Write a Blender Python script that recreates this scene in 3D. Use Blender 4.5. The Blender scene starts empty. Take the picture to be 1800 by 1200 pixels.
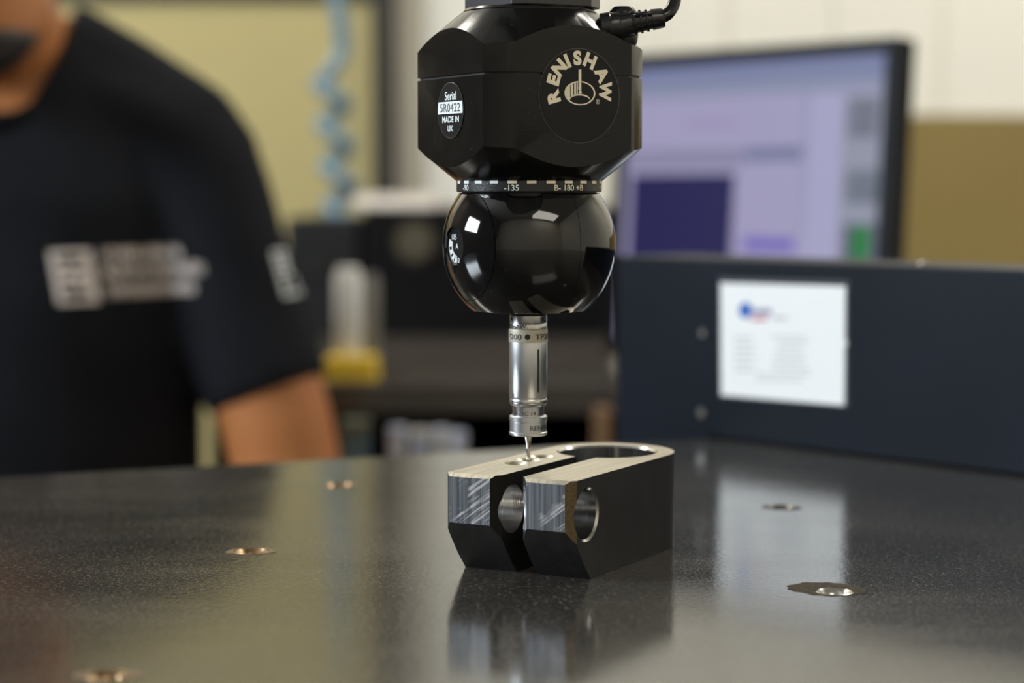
import bpy, bmesh, math, random
from mathutils import Vector, Matrix
from mathutils.bvhtree import BVHTree

random.seed(7)
S = bpy.context.scene
COL = S.collection
MM = 0.001
pi = math.pi

# ------------------------------------------------------------------ camera
F_PX, CAM_H = 3600.0, 0.130
PITCH = math.atan(270.0 / F_PX)
cd = bpy.data.cameras.new('camera'); cam = bpy.data.objects.new('camera', cd); COL.objects.link(cam)
cam.location = (0, 0, CAM_H); cam.rotation_euler = (pi / 2 - PITCH, 0, 0)
cd.sensor_fit = 'HORIZONTAL'; cd.sensor_width = 36.0; cd.lens = 72.0
cd.clip_start = 0.01; cd.clip_end = 50
cd.dof.use_dof = True; cd.dof.focus_distance = 0.690; cd.dof.aperture_fstop = 6.2
S.camera = cam

def ray(px, py):
    cx, cy = (px - 900) / F_PX, (600 - py) / F_PX
    return Vector((cx, math.cos(PITCH) + cy * math.sin(PITCH), -math.sin(PITCH) + cy * math.cos(PITCH)))
def P(px, py, y):
    "point on the line of sight of a photo pixel at world depth y"
    d = ray(px, py); return Vector((0, 0, CAM_H)) + d * (y / d.y)
def PZ(px, py, z):
    d = ray(px, py); return Vector((0, 0, CAM_H)) + d * ((z - CAM_H) / d.z)

# ------------------------------------------------------------------ world, lights, exposure
w = bpy.data.worlds.new('world'); S.world = w; w.use_nodes = True
w.node_tree.nodes['Background'].inputs[0].default_value = (0.80, 0.90, 1.0, 1)
w.node_tree.nodes['Background'].inputs[1].default_value = 1.0
S.view_settings.view_transform = 'Standard'; S.view_settings.look = 'None'
S.view_settings.gamma = 1.0; S.view_settings.use_curve_mapping = False
S.view_settings.exposure = 0.0

FLOOR, CEIL = -0.85, 1.90
XL, XR, YF, YB = -2.30, 2.40, -1.80, 3.00
WIN = dict(y0=0.06, y1=1.06, z0=0.62, z1=1.25)          # window in the left wall

def area(name, loc, rot, sx, sy, power, color):
    l = bpy.data.lights.new(name, 'AREA'); l.shape = 'RECTANGLE'; l.size = sx; l.size_y = sy
    l.energy = power; l.color = color
    o = bpy.data.objects.new(name, l); o.location = loc; o.rotation_euler = rot; COL.objects.link(o); return o
# daylight through the window in the left wall
area('window_daylight', (XL - 0.10, (WIN['y0'] + WIN['y1']) / 2, (WIN['z0'] + WIN['z1']) / 2), (0, -pi / 2, 0),
     WIN['z1'] - WIN['z0'], WIN['y1'] - WIN['y0'], 90, (0.83, 0.92, 1.0))
# ceiling fixtures (bodies are built with the room)
LAMPS = [(-1.35, 2.25, 31, 1.15, 0.28), (1.25, 2.25, 27, 1.15, 0.28), (0.95, -1.25, 14, 1.5, 0.75)]
for (lx, ly, pw, sx_, sy_) in LAMPS:
    area('ceiling_lamp_light', (lx, ly, CEIL - 0.09), (0, 0, 0), sx_, sy_, pw, (1.0, 0.95, 0.85))

# ------------------------------------------------------------------ materials
def lin(c):
    return tuple(((v / 255) / 12.92 if v / 255 <= 0.04045 else ((v / 255 + 0.055) / 1.055) ** 2.4) for v in c)
MATS = {}
def mat(name, col, rough=0.5, metal=0.0, spec=0.5, emis=None, estr=1.0, noise=0.0, nscale=20.0, bump=0.0, bscale=60.0,
        coat=0.0, trans=0.0, rnoise=0.0, stretch=None, alpha=1.0):
    if name in MATS: return MATS[name]
    m = bpy.data.materials.new(name); m.use_nodes = True; MATS[name] = m
    nt = m.node_tree; b = nt.nodes['Principled BSDF']
    b.inputs['Base Color'].default_value = (*col, 1); b.inputs['Roughness'].default_value = rough
    b.inputs['Metallic'].default_value = metal; b.inputs['Specular IOR Level'].default_value = spec
    b.inputs['Coat Weight'].default_value = coat; b.inputs['Transmission Weight'].default_value = trans
    if emis:
        b.inputs['Emission Color'].default_value = (*emis, 1); b.inputs['Emission Strength'].default_value = estr
    tc = None
    def coords():
        nonlocal tc
        if tc is None:
            t = nt.nodes.new('ShaderNodeTexCoord'); mp = nt.nodes.new('ShaderNodeMapping')
            if stretch: mp.inputs['Scale'].default_value = stretch
            nt.links.new(t.outputs['Object'], mp.inputs[0]); tc = mp.outputs[0]
        return tc
    if noise or rnoise:
        n = nt.nodes.new('ShaderNodeTexNoise'); n.inputs['Scale'].default_value = nscale; n.inputs['Detail'].default_value = 6
        nt.links.new(coords(), n.inputs['Vector'])
        if noise:
            r = nt.nodes.new('ShaderNodeMix'); r.data_type = 'RGBA'
            r.inputs[6].default_value = (*[c * (1 - noise) for c in col], 1); r.inputs[7].default_value = (*[min(1, c * (1 + noise)) for c in col], 1)
            nt.links.new(n.outputs['Fac'], r.inputs[0]); nt.links.new(r.outputs[2], b.inputs['Base Color'])
        if rnoise:
            q = nt.nodes.new('ShaderNodeMapRange'); q.inputs[1].default_value = 0.3; q.inputs[2].default_value = 0.7
            q.inputs[3].default_value = max(0.02, rough - rnoise); q.inputs[4].default_value = rough + rnoise
            nt.links.new(n.outputs['Fac'], q.inputs[0]); nt.links.new(q.outputs[0], b.inputs['Roughness'])
    if bump:
        n2 = nt.nodes.new('ShaderNodeTexNoise'); n2.inputs['Scale'].default_value = bscale; n2.inputs['Detail'].default_value = 5
        nt.links.new(coords(), n2.inputs['Vector'])
        bp = nt.nodes.new('ShaderNodeBump'); bp.inputs['Strength'].default_value = bump; bp.inputs['Distance'].default_value = 0.001
        nt.links.new(n2.outputs['Fac'], bp.inputs['Height']); nt.links.new(bp.outputs[0], b.inputs['Normal'])
    return m

def add_specks(m, scale, size, col, thin=0.5):
    "sparse dust flecks mixed over the base colour"
    nt = m.node_tree; b = nt.nodes['Principled BSDF']
    t = nt.nodes.new('ShaderNodeTexCoord'); v = nt.nodes.new('ShaderNodeTexVoronoi'); v.inputs['Scale'].default_value = scale
    nt.links.new(t.outputs['Object'], v.inputs['Vector'])
    lt = nt.nodes.new('ShaderNodeMath'); lt.operation = 'LESS_THAN'; lt.inputs[1].default_value = size
    nt.links.new(v.outputs['Distance'], lt.inputs[0])
    sep = nt.nodes.new('ShaderNodeSeparateColor'); nt.links.new(v.outputs['Color'], sep.inputs[0])
    gt = nt.nodes.new('ShaderNodeMath'); gt.operation = 'GREATER_THAN'; gt.inputs[1].default_value = thin
    nt.links.new(sep.outputs[0], gt.inputs[0])
    mu = nt.nodes.new('ShaderNodeMath'); mu.operation = 'MULTIPLY'; nt.links.new(lt.outputs[0], mu.inputs[0]); nt.links.new(gt.outputs[0], mu.inputs[1])
    mx = nt.nodes.new('ShaderNodeMix'); mx.data_type = 'RGBA'
    nt.links.new(mu.outputs[0], mx.inputs[0]); mx.inputs[7].default_value = (*col, 1)
    lk = b.inputs['Base Color'].links
    if lk: nt.links.new(lk[0].from_socket, mx.inputs[6])
    else: mx.inputs[6].default_value = b.inputs['Base Color'].default_value
    nt.links.new(mx.outputs[2], b.inputs['Base Color'])

M_wall = mat('wall_paint', (0.80, 0.76, 0.65), 0.75, noise=0.03, nscale=3)
M_clad = mat('cladding_paint', (0.85, 0.82, 0.73), 0.6, noise=0.03, nscale=4)
M_ochre = mat('ochre_paint', (0.245, 0.175, 0.055), 0.6, noise=0.12, nscale=3)
M_board = mat('yellow_board', (0.49, 0.415, 0.19), 0.6, noise=0.04, nscale=4)
M_frame = mat('dark_frame', (0.025, 0.022, 0.018), 0.5)
M_floor = mat('floor_concrete', (0.16, 0.15, 0.14), 0.6, noise=0.2, nscale=4)
M_ceil = mat('ceiling_paint', (0.40, 0.38, 0.34), 0.8, noise=0.03, nscale=4)
M_blackplastic = mat('black_cast', (0.0052, 0.0048, 0.0048), 0.19, spec=0.30, rnoise=0.05, nscale=120, bump=0.03, bscale=900)
add_specks(M_blackplastic, 520, 0.075, (0.16, 0.15, 0.14), 0.86)
M_ball = mat('black_gloss', (0.004, 0.004, 0.0045), 0.055, spec=0.5, coat=0.3)
add_specks(M_ball, 420, 0.05, (0.12, 0.12, 0.12), 0.88)
M_sticker = mat('sticker_black', (0.007, 0.007, 0.0085), 0.35, spec=0.25)
M_anod = mat('adapter_anodised', (0.035, 0.032, 0.036), 0.32, noise=0.2, nscale=200, stretch=(1, 1, 6))
M_collar = mat('collar_black', (0.012, 0.012, 0.014), 0.38, bump=0.15, bscale=1500)
M_gold = mat('print_champagne', (0.92, 0.84, 0.66), 0.5)
M_white = mat('print_white', (0.80, 0.84, 0.84), 0.5)
M_ink = mat('print_ink', (0.012, 0.014, 0.018), 0.5)
M_groove = mat('groove_black', (0.003, 0.003, 0.003), 0.5)
M_rim = mat('sticker_rim', (0.30, 0.29, 0.26), 0.4)
M_rubber = mat('black_rubber', (0.006, 0.006, 0.007), 0.28, spec=0.5)
M_cable = mat('black_cable', (0.005, 0.005, 0.006), 0.22)
M_steel = mat('probe_steel', (0.56, 0.56, 0.56), 0.27, 1.0, rnoise=0.05, nscale=400, stretch=(1, 1, 0.2))
M_satin = mat('probe_satin', (0.62, 0.64, 0.66), 0.34, 1.0)
M_label = mat('probe_label', (0.60, 0.56, 0.46), 0.4, 0.35)
M_stylus = mat('stylus_steel', (0.60, 0.59, 0.57), 0.18, 1.0)
M_ruby = mat('stylus_ruby', (0.35, 0.03, 0.04), 0.08, spec=0.7)

# ------------------------------------------------------------------ mesh helpers
def link(name, me, m, parent=None, smooth=False):
    o = bpy.data.objects.new(name, me); COL.objects.link(o)
    if m is not None:
        for q in (m if isinstance(m, (list, tuple)) else [m]): me.materials.append(q)
    if smooth:
        for p in me.polygons: p.use_smooth = True
    if parent is not None: o.parent = parent
    return o
def obj(name, bm, m, parent=None, smooth=False, auto=None):
    bmesh.ops.recalc_face_normals(bm, faces=bm.faces)
    if auto is not None:
        for e in bm.edges:
            if len(e.link_faces) == 2: e.smooth = e.calc_face_angle(0) < math.radians(auto)
        smooth = True
    me = bpy.data.meshes.new(name); bm.to_mesh(me); bm.free()
    return link(name, me, m, parent, smooth)
def empty(name, loc=(0, 0, 0)):
    o = bpy.data.objects.new(name, None); o.location = loc; o.empty_display_size = 0.02; COL.objects.link(o); return o
def tag(o, label, cat, group=None):
    o['label'] = label; o['category'] = cat
    if group: o['group'] = group
    return o
def structure(o, label, cat=None):
    o['kind'] = 'structure'; o['label'] = label
    o['category'] = cat or o.name.split('_')[0]
    return o
def keep(o, parent):
    "parent without moving (parents carry location only)"
    o.parent = parent; o.matrix_parent_inverse = Matrix.Translation(parent.location).inverted(); return o
def thing(name, label, cat, loc=(0, 0, 0), group=None):
    return tag(empty(name, loc), label, cat, group)

def box_bm(x0, x1, y0, y1, z0, z1, bev=0.0, seg=2):
    bm = bmesh.new()
    vs = [bm.verts.new(v) for v in ((x0, y0, z0), (x1, y0, z0), (x1, y1, z0), (x0, y1, z0), (x0, y0, z1), (x1, y0, z1), (x1, y1, z1), (x0, y1, z1))]
    for f in ((0, 3, 2, 1), (4, 5, 6, 7), (0, 1, 5, 4), (1, 2, 6, 5), (2, 3, 7, 6), (3, 0, 4, 7)): bm.faces.new([vs[i] for i in f])
    if bev: bmesh.ops.bevel(bm, geom=bm.edges[:], offset=bev, segments=seg, affect='EDGES', profile=0.5)
    return bm
def prism_bm(pts, z0, z1, bev=0.0, fn=None):
    "polygon (x,y) raised from z0 to z1; fn maps local to world"
    bm = bmesh.new(); fn = fn or (lambda x, y, z: (x, y, z))
    a = [bm.verts.new(fn(x, y, z0)) for x, y in pts]; b = [bm.verts.new(fn(x, y, z1)) for x, y in pts]
    bm.faces.new(list(reversed(a))); bm.faces.new(b); n = len(pts)
    for i in range(n): bm.faces.new((a[i], a[(i + 1) % n], b[(i + 1) % n], b[i]))
    bmesh.ops.recalc_face_normals(bm, faces=bm.faces)
    if bev: bmesh.ops.bevel(bm, geom=bm.edges[:], offset=bev, segments=2, affect='EDGES', profile=0.5)
    return bm
def lathe_bm(prof, n=64, c=(0, 0), fn=None):
    "closed solid of revolution about z through c; prof = [(r, z), ...]"
    bm = bmesh.new(); fn = fn or (lambda x, y, z: (x + c[0], y + c[1], z)); rings = []
    for r, z in prof:
        if r < 1e-7: rings.append([bm.verts.new(fn(0, 0, z))])
        else: rings.append([bm.verts.new(fn(r * math.cos(2 * pi * i / n), r * math.sin(2 * pi * i / n), z)) for i in range(n)])
    for a, b in zip(rings, rings[1:]):
        for i in range(n):
            j = (i + 1) % n
            if len(a) == 1 and len(b) == 1: continue
            if len(a) == 1: bm.faces.new((a[0], b[i], b[j]))
            elif len(b) == 1: bm.faces.new((a[i], a[j], b[0]))
            else: bm.faces.new((a[i], a[j], b[j], b[i]))
    return bm
def frame_of(d, up=Vector((0, 0, 1))):
    d = d.normalized()
    if abs(d.dot(up)) > 0.98: up = Vector((0, 1, 0))
    x = up.cross(d).normalized(); return x, d.cross(x).normalized()
def tube_bm(pts, rad, n=12, bm=None, flat=1.0, caps=True, close=False):
    own = bm is None; bm = bm or bmesh.new(); pts = [Vector(p) for p in pts]; N = len(pts)
    rad = rad if isinstance(rad, (list, tuple)) else [rad] * N; rings = []
    px = None
    for i, p in enumerate(pts):
        d = pts[min(i + 1, N - 1)] - pts[max(i - 1, 0)]
        if px is None: x, y = frame_of(d)
        else:
            dn = d.normalized(); x = (px - dn * px.dot(dn)).normalized(); y = dn.cross(x)
        px = x
        rings.append([bm.verts.new(p + x * (math.cos(2 * pi * k / n) * rad[i]) + y * (math.sin(2 * pi * k / n) * rad[i] * flat)) for k in range(n)])
    for a, b in zip(rings, rings[1:]):
        for k in range(n): bm.faces.new((a[k], a[(k + 1) % n], b[(k + 1) % n], b[k]))
    if caps: bm.faces.new(list(reversed(rings[0]))); bm.faces.new(rings[-1])
    return bm
def spline(pts, k=8):
    "Catmull-Rom through the points"
    pts = [Vector(p) for p in pts]; out = []
    for i in range(len(pts) - 1):
        p0, p1, p2, p3 = pts[max(i - 1, 0)], pts[i], pts[i + 1], pts[min(i + 2, len(pts) - 1)]
        for j in range(k):
            t = j / k
            out.append(0.5 * ((2 * p1) + (p2 - p0) * t + (2 * p0 - 5 * p1 + 4 * p2 - p3) * t * t + (3 * p1 - p0 - 3 * p2 + p3) * t ** 3))
    out.append(pts[-1]); return out
def baked(o, name=None):
    "evaluate the modifiers of a scratch object into a new mesh and remove it"
    dg = bpy.context.evaluated_depsgraph_get(); dg.update()
    me = bpy.data.meshes.new_from_object(o.evaluated_get(dg), depsgraph=dg)
    bpy.data.objects.remove(o); return me
def boolean(base_bm, cutters, op='DIFFERENCE'):
    def up(b): bmesh.ops.scale(b, vec=(1000, 1000, 1000), verts=b.verts); return b      # solve in millimetres
    base = obj('scratch', up(base_bm), None); cs = []
    for c in cutters:
        up(c)
        co = obj('scratch_cut', c, None); cs.append(co)
        md = base.modifiers.new('b', 'BOOLEAN'); md.object = co; md.operation = op; md.solver = 'EXACT'
    me = baked(base)
    for c in cs: bpy.data.objects.remove(c)
    bm = bmesh.new(); bm.from_mesh(me); bpy.data.meshes.remove(me)
    bmesh.ops.remove_doubles(bm, verts=bm.verts, dist=1e-4); bmesh.ops.scale(bm, vec=(MM, MM, MM), verts=bm.verts); bm.normal_update(); return bm

def glyphs(s, size, bold=0.0, shear=0.0, sx=1.0):
    "2-D outline of a string, centred: (verts, faces)"
    cu = bpy.data.curves.new('t', 'FONT'); cu.body = s; cu.size = 1.0; cu.offset = bold; cu.shear = shear; cu.resolution_u = 4
    o = bpy.data.objects.new('t', cu); COL.objects.link(o)
    dg = bpy.context.evaluated_depsgraph_get(); dg.update()
    ev = o.evaluated_get(dg); me = ev.to_mesh()
    vs = [(v.co.x, v.co.y) for v in me.vertices]; fs = [tuple(p.vertices) for p in me.polygons]
    ev.to_mesh_clear(); bpy.data.objects.remove(o)
    x0, x1 = min(v[0] for v in vs), max(v[0] for v in vs); y0, y1 = min(v[1] for v in vs), max(v[1] for v in vs)
    k = size / (y1 - y0)
    return [((x - (x0 + x1) / 2) * k * sx, (y - (y0 + y1) / 2) * k) for x, y in vs], fs
def flat_text(name, s, size, fn, m, parent, bold=0.0, sx=1.0, slices=0.0):
    vs, fs = glyphs(s, size, bold, sx=sx)
    bm = bmesh.new(); bv = [bm.verts.new((x, y, 0)) for x, y in vs]
    for f in fs:
        try: bm.faces.new([bv[i] for i in f])
        except ValueError: pass
    if slices:
        x0, x1 = min(v[0] for v in vs), max(v[0] for v in vs); x = x0 + slices
        while x < x1:
            bmesh.ops.bisect_plane(bm, geom=bm.verts[:] + bm.edges[:] + bm.faces[:], plane_co=(x, 0, 0), plane_no=(1, 0, 0)); x += slices
    for v in bm.verts: v.co = Vector(fn(v.co.x, v.co.y))
    me = bpy.data.meshes.new(name); bm.to_mesh(me); bm.free()
    return link(name, me, m, parent)
def flat_poly(name, polys, fn, m, parent):
    bm = bmesh.new()
    for p in polys: bm.faces.new([bm.verts.new(fn(x, y)) for x, y in p])
    me = bpy.data.meshes.new(name); bm.to_mesh(me); bm.free(); return link(name, me, m, parent)
def band_poly(r0, r1, a0, a1, n=8, sx=1.0):
    o = [(r1 * math.cos(a0 + (a1 - a0) * i / n) * sx, r1 * math.sin(a0 + (a1 - a0) * i / n)) for i in range(n + 1)]
    i_ = [(r0 * math.cos(a0 + (a1 - a0) * i / n) * sx, r0 * math.sin(a0 + (a1 - a0) * i / n)) for i in range(n + 1)]
    return [[o[k], o[k + 1], i_[k + 1], i_[k]] for k in range(n)]

# ================================================================== ROOM
structure(obj('floor', box_bm(XL, XR, YF, YB, FLOOR - 0.05, FLOOR), M_floor), 'grey concrete workshop floor under the machine')
structure(obj('ceiling', box_bm(XL, XR, YF, YB, CEIL, CEIL + 0.05), M_ceil), 'pale ceiling of the inspection room')
wall_back = structure(obj('wall_back', box_bm(XL, XR, YB, YB + 0.08, FLOOR, CEIL), M_wall), 'cream back wall of the inspection room')
structure(obj('wall_right', box_bm(XR, XR + 0.08, YF, YB, FLOOR, CEIL), M_wall), 'cream right wall of the inspection room')
structure(obj('wall_front', box_bm(XL, XR, YF - 0.08, YF, FLOOR, CEIL), mat('front_wall_paint', (0.74, 0.68, 0.57), 0.7)), 'cream wall behind the photographer')
wl = boolean(box_bm(XL - 0.08, XL, YF, YB, FLOOR, CEIL), [box_bm(XL - 0.2, XL + 0.2, WIN['y0'], WIN['y1'], WIN['z0'], WIN['z1'])])
structure(obj('wall_left', wl, mat('left_wall_dark', (0.10, 0.085, 0.07), 0.7)), 'dark left wall with a daylight window')  # wall colour darkened so the head's left face reflects a dim room
win = structure(empty('window_1', (XL, (WIN['y0'] + WIN['y1']) / 2, WIN['z0'])), 'window that lets daylight in from the left')
for (a, b, c, d) in ((WIN['y0'], WIN['y1'], WIN['z0'], WIN['z0'] + .03), (WIN['y0'], WIN['y1'], WIN['z1'] - .03, WIN['z1']),
                     (WIN['y0'], WIN['y0'] + .03, WIN['z0'] + .03, WIN['z1'] - .03), (WIN['y1'] - .03, WIN['y1'], WIN['z0'] + .03, WIN['z1'] - .03)):
    keep(obj('window_frame', box_bm(XL - 0.07, XL - 0.02, a, b, c, d), mat('window_white', (0.75, 0.75, 0.72), 0.4)), win)
for (lx, ly, pw, sx_, sy_) in LAMPS:
    t = structure(empty('ceiling_lamp', (lx, ly, CEIL)), 'long fluorescent ceiling lamp', 'lamp'); t['group'] = 'ceiling lamps'
    keep(obj('lamp_body', box_bm(lx - sx_ / 2 - .04, lx + sx_ / 2 + .04, ly - sy_ / 2 - .02, ly + sy_ / 2 + .02, CEIL - .07, CEIL), mat('lamp_white', (0.8, 0.8, 0.78), 0.4)), t)
    keep(obj('diffuser', box_bm(lx - sx_ / 2, lx + sx_ / 2, ly - sy_ / 2, ly + sy_ / 2, CEIL - .08, CEIL - .07), mat('lamp_diffuser', (0.8, 0.8, 0.75), 0.4, emis=(1, .93, .8), estr=2.0)), t)
# vertical cladding strips on the upper right of the back wall, ochre dado below
zd = P(1700, 205, YB - 0.03).z
x = -0.62; k = 0
while x < XR - 0.02:
    wdt = min(0.155, XR - x)
    keep(obj('cladding_panel', box_bm(x + .0004, x + wdt - .0004, YB - 0.016 - 0.004 * (k % 2), YB - 0.0005, zd + 0.002 if x > 0.3 else FLOOR, CEIL, 0.002, 1), M_clad), wall_back)
    x += 0.155; k += 1
structure(obj('trim_1', box_bm(0.31, XR, YB - 0.03, YB - 0.0005, FLOOR, zd, 0.003), M_ochre), 'ochre painted lower wall right of the monitor', 'wall panel')

# ================================================================== MEASURING TABLE
M_table = mat('table_plate', (0.030, 0.027, 0.024), 0.17, spec=0.95)
def table_nodes(m):
    nt = m.node_tree; b = nt.nodes['Principled BSDF']; N = nt.nodes.new; L = nt.links.new
    tc = N('ShaderNodeTexCoord')
    n1 = N('ShaderNodeTexNoise'); n1.inputs['Scale'].default_value = 9; n1.inputs['Detail'].default_value = 8; L(tc.outputs['Object'], n1.inputs['Vector'])
    r1 = N('ShaderNodeValToRGB'); L(n1.outputs['Fac'], r1.inputs[0])
    r1.color_ramp.elements[0].position = 0.32; r1.color_ramp.elements[0].color = (0.022, 0.020, 0.018, 1)
    r1.color_ramp.elements[1].position = 0.70; r1.color_ramp.elements[1].color = (0.052, 0.047, 0.040, 1)
    # fine bright grain flecks
    n2 = N('ShaderNodeTexNoise'); n2.inputs['Scale'].default_value = 620; n2.inputs['Detail'].default_value = 4; L(tc.outputs['Object'], n2.inputs['Vector'])
    r2 = N('ShaderNodeMapRange'); r2.inputs[1].default_value = 0.56; r2.inputs[2].default_value = 0.78; L(n2.outputs['Fac'], r2.inputs[0])
    mx = N('ShaderNodeMix'); mx.data_type = 'RGBA'; L(r2.outputs[0], mx.inputs[0]); L(r1.outputs[0], mx.inputs[6]); mx.inputs[7].default_value = (0.26, 0.235, 0.20, 1)
    L(mx.outputs[2], b.inputs['Base Color'])
    n3 = N('ShaderNodeTexNoise'); n3.inputs['Scale'].default_value = 16; n3.inputs['Detail'].default_value = 9; n3.inputs['Roughness'].default_value = 0.65
    mp = N('ShaderNodeMapping'); mp.inputs['Scale'].default_value = (0.6, 1.6, 1); mp.inputs['Rotation'].default_value = (0, 0, 0.35)
    L(tc.outputs['Object'], mp.inputs[0]); L(mp.outputs[0], n3.inputs['Vector'])
    r3 = N('ShaderNodeMapRange'); r3.inputs[1].default_value = 0.3; r3.inputs[2].default_value = 0.72; r3.inputs[3].default_value = 0.075; r3.inputs[4].default_value = 0.15
    L(n3.outputs['Fac'], r3.inputs[0])
    n5 = N('ShaderNodeTexNoise'); n5.inputs['Scale'].default_value = 1300; n5.inputs['Detail'].default_value = 3; L(tc.outputs['Object'], n5.inputs['Vector'])
    r5 = N('ShaderNodeMapRange'); r5.inputs[1].default_value = 0.55; r5.inputs[2].default_value = 0.72; r5.inputs[3].default_value = 0.0; r5.inputs[4].default_value = 0.24; L(n5.outputs['Fac'], r5.inputs[0])
    ad = N('ShaderNodeMath'); ad.operation = 'ADD'; L(r3.outputs[0], ad.inputs[0]); L(r5.outputs[0], ad.inputs[1]); L(ad.outputs[0], b.inputs['Roughness'])
    # fine relief and scattered pits
    n4 = N('ShaderNodeTexNoise'); n4.inputs['Scale'].default_value = 420; n4.inputs['Detail'].default_value = 6; L(tc.outputs['Object'], n4.inputs['Vector'])
    bp = N('ShaderNodeBump'); bp.inputs['Strength'].default_value = 0.07; bp.inputs['Distance'].default_value = 0.0006; L(n4.outputs['Fac'], bp.inputs['Height'])
    L(bp.outputs[0], b.inputs['Normal'])
table_nodes(M_table)
M_tableside = mat('table_base_paint', (0.02, 0.022, 0.026), 0.5)
EDGE = lambda x: 0.918 + 0.424 * (x + 0.229)
TAB = [(-0.75, -0.55), (1.05, -0.55), (1.05, EDGE(1.05)), (-0.75, EDGE(-0.75))]
INS = [PZ(*p, 0) for p in ((596, 853), (442, 969), (190, 1187), (1372, 891), (1467, 1040))]
table = thing('measuring_table', 'wide dark mottled measuring table top with small threaded inserts', 'table', (0.1, 0.2, FLOOR))
cut = [lathe_bm([(0, -0.014), (0.0062, -0.014), (0.0062, 0.01), (0, 0.01)], 28, (q.x, q.y)) for q in INS]
plate = boolean(prism_bm(TAB, -0.11, 0.0, 0.0015), cut)
keep(obj('plate', plate, M_table), table)
for (x0, x1, y0, y1) in ((-0.68, -0.56, -0.45, -0.33), (0.86, 0.98, -0.45, -0.33), (-0.68, -0.56, 0.50, 0.62), (0.86, 0.98, 1.10, 1.22)):
    keep(obj('leg', box_bm(x0, x1, y0, y1, FLOOR, -0.11, 0.004), M_tableside), table)
M_brass = mat('insert_brass', (0.30, 0.20, 0.11), 0.32, 1.0, noise=0.3, nscale=600)
M_inst = mat('insert_steel', (0.55, 0.54, 0.50), 0.25, 1.0, noise=0.2, nscale=500)
M_dull = mat('insert_dull', (0.13, 0.125, 0.115), 0.35, 1.0, noise=0.3, nscale=500)
M_resin = mat('insert_resin', (0.20, 0.135, 0.075), 0.38, 0.6, noise=0.5, nscale=500, bump=0.4, bscale=700)
M_patch = mat('worn_patch', (0.062, 0.051, 0.036), 0.75, spec=0.08, noise=0.9, nscale=450, bump=1.0, bscale=500)
for i, q in enumerate(INS):
    steel = i >= 3
    prof = [(0, -0.0125), (0.0034, -0.0125), (0.0034, -0.0022), (0.0044, -0.0006), (0.0056, 0.00025), (0.0061, 0.0000), (0.0061, -0.0132), (0, -0.0132)]
    keep(obj('threaded_insert', lathe_bm(prof, 36, (q.x, q.y)), (M_inst if i == 4 else M_dull) if steel else M_brass, auto=35), table)
    rnd = random.Random(i + 3); pts = []
    big = (0.0080, 0.0079, 0.0080, 0.0070, 0.0118)[i]
    off = (0.0, 0.0, 0.0, -0.001, 0.0045)[i]
    for kx in range(40):
        a = 2 * pi * kx / 40; r = big * (1 + 0.10 * math.sin(2 * a + i) + rnd.uniform(-.09, .07))
        pts.append((q.x + r * math.cos(a) * (1.12 if i == 4 else 1.05) - off * 0.35, q.y + r * 0.9 * math.sin(a) + off))
    hole = lathe_bm([(0, -0.01), (0.00625, -0.01), (0.00625, 0.01), (0, 0.01)], 36, (q.x, q.y))
    pb = boolean(prism_bm(pts, 0.00004, 0.00016), [hole])
    keep(obj('worn_ring', pb, M_patch if steel else M_resin), table)

# ================================================================== CLAMP BLOCK
ZT = 0.0344                                             # block height
BA = Vector(PZ(1007, 847, ZT)[:2]); BB = Vector(PZ(1184, 797, ZT)[:2])
bu = (BB - BA).normalized(); bv_ = Vector((-bu.y, bu.x))
def bw(u, v, z): q = BA + bu * (u * MM) + bv_ * (v * MM); return (q.x, q.y, z)
WB, RB, UC = 48.0, 24.0, 77.0
out = [(2.8, 0), (0, 3.0), (0, 17.2), (3.2, 20.0), (66, 20.0), (66, 28.0), (3.2, 28.0), (0, 31.0), (0, 46.6), (1.6, 48.0)]
out += [(UC + RB * math.sin(a), 24 + RB * math.cos(a)) for a in [pi * i / 40 for i in range(41)]]
base = prism_bm(out, 0, ZT, fn=bw)
bores = []
def cyl_bm(r, a0, a1, n, fn):                           # cylinder along local axis, fn(x, y, t)
    bm = bmesh.new(); A = [bm.verts.new(fn(r * math.cos(2 * pi * i / n), r * math.sin(2 * pi * i / n), a0)) for i in range(n)]
    B = [bm.verts.new(fn(r * math.cos(2 * pi * i / n), r * math.sin(2 * pi * i / n), a1)) for i in range(n)]
    bm.faces.new(list(reversed(A))); bm.faces.new(B)
    for i in range(n): bm.faces.new((A[i], A[(i + 1) % n], B[(i + 1) % n], B[i]))
    bmesh.ops.recalc_face_normals(bm, faces=bm.faces); return bm
def cone_bm(r0, r1, a0, a1, n, fn):
    bm = bmesh.new(); A = [bm.verts.new(fn(r0 * math.cos(2 * pi * i / n), r0 * math.sin(2 * pi * i / n), a0)) for i in range(n)]
    B = [bm.verts.new(fn(r1 * math.cos(2 * pi * i / n), r1 * math.sin(2 * pi * i / n), a1)) for i in range(n)]
    bm.faces.new(list(reversed(A))); bm.faces.new(B)
    for i in range(n): bm.faces.new((A[i], A[(i + 1) % n], B[(i + 1) % n], B[i]))
    bmesh.ops.recalc_face_normals(bm, faces=bm.faces); return bm
R_BIG, R_X, UX, ZX = 17.6, 8.3, 10.4, 0.0222
def uz_prism(pts, v0, v1):
    bm = bmesh.new(); a = [bm.verts.new(bw(u, v0, z * MM)) for u, z in pts]; b = [bm.verts.new(bw(u, v1, z * MM)) for u, z in pts]
    bm.faces.new(list(reversed(a))); bm.faces.new(b); n = len(pts)
    for i in range(n): bm.faces.new((a[i], a[(i + 1) % n], b[(i + 1) % n], b[i]))
    bmesh.ops.recalc_face_normals(bm, faces=bm.faces); return bm
slant = uz_prism([(-6, 17.6), (0.0, 17.6), (3.3, 12.6), (8.5, 5.6), (13.6, 0), (13.6, -3), (-6, -3)], -5, 55)
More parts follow.
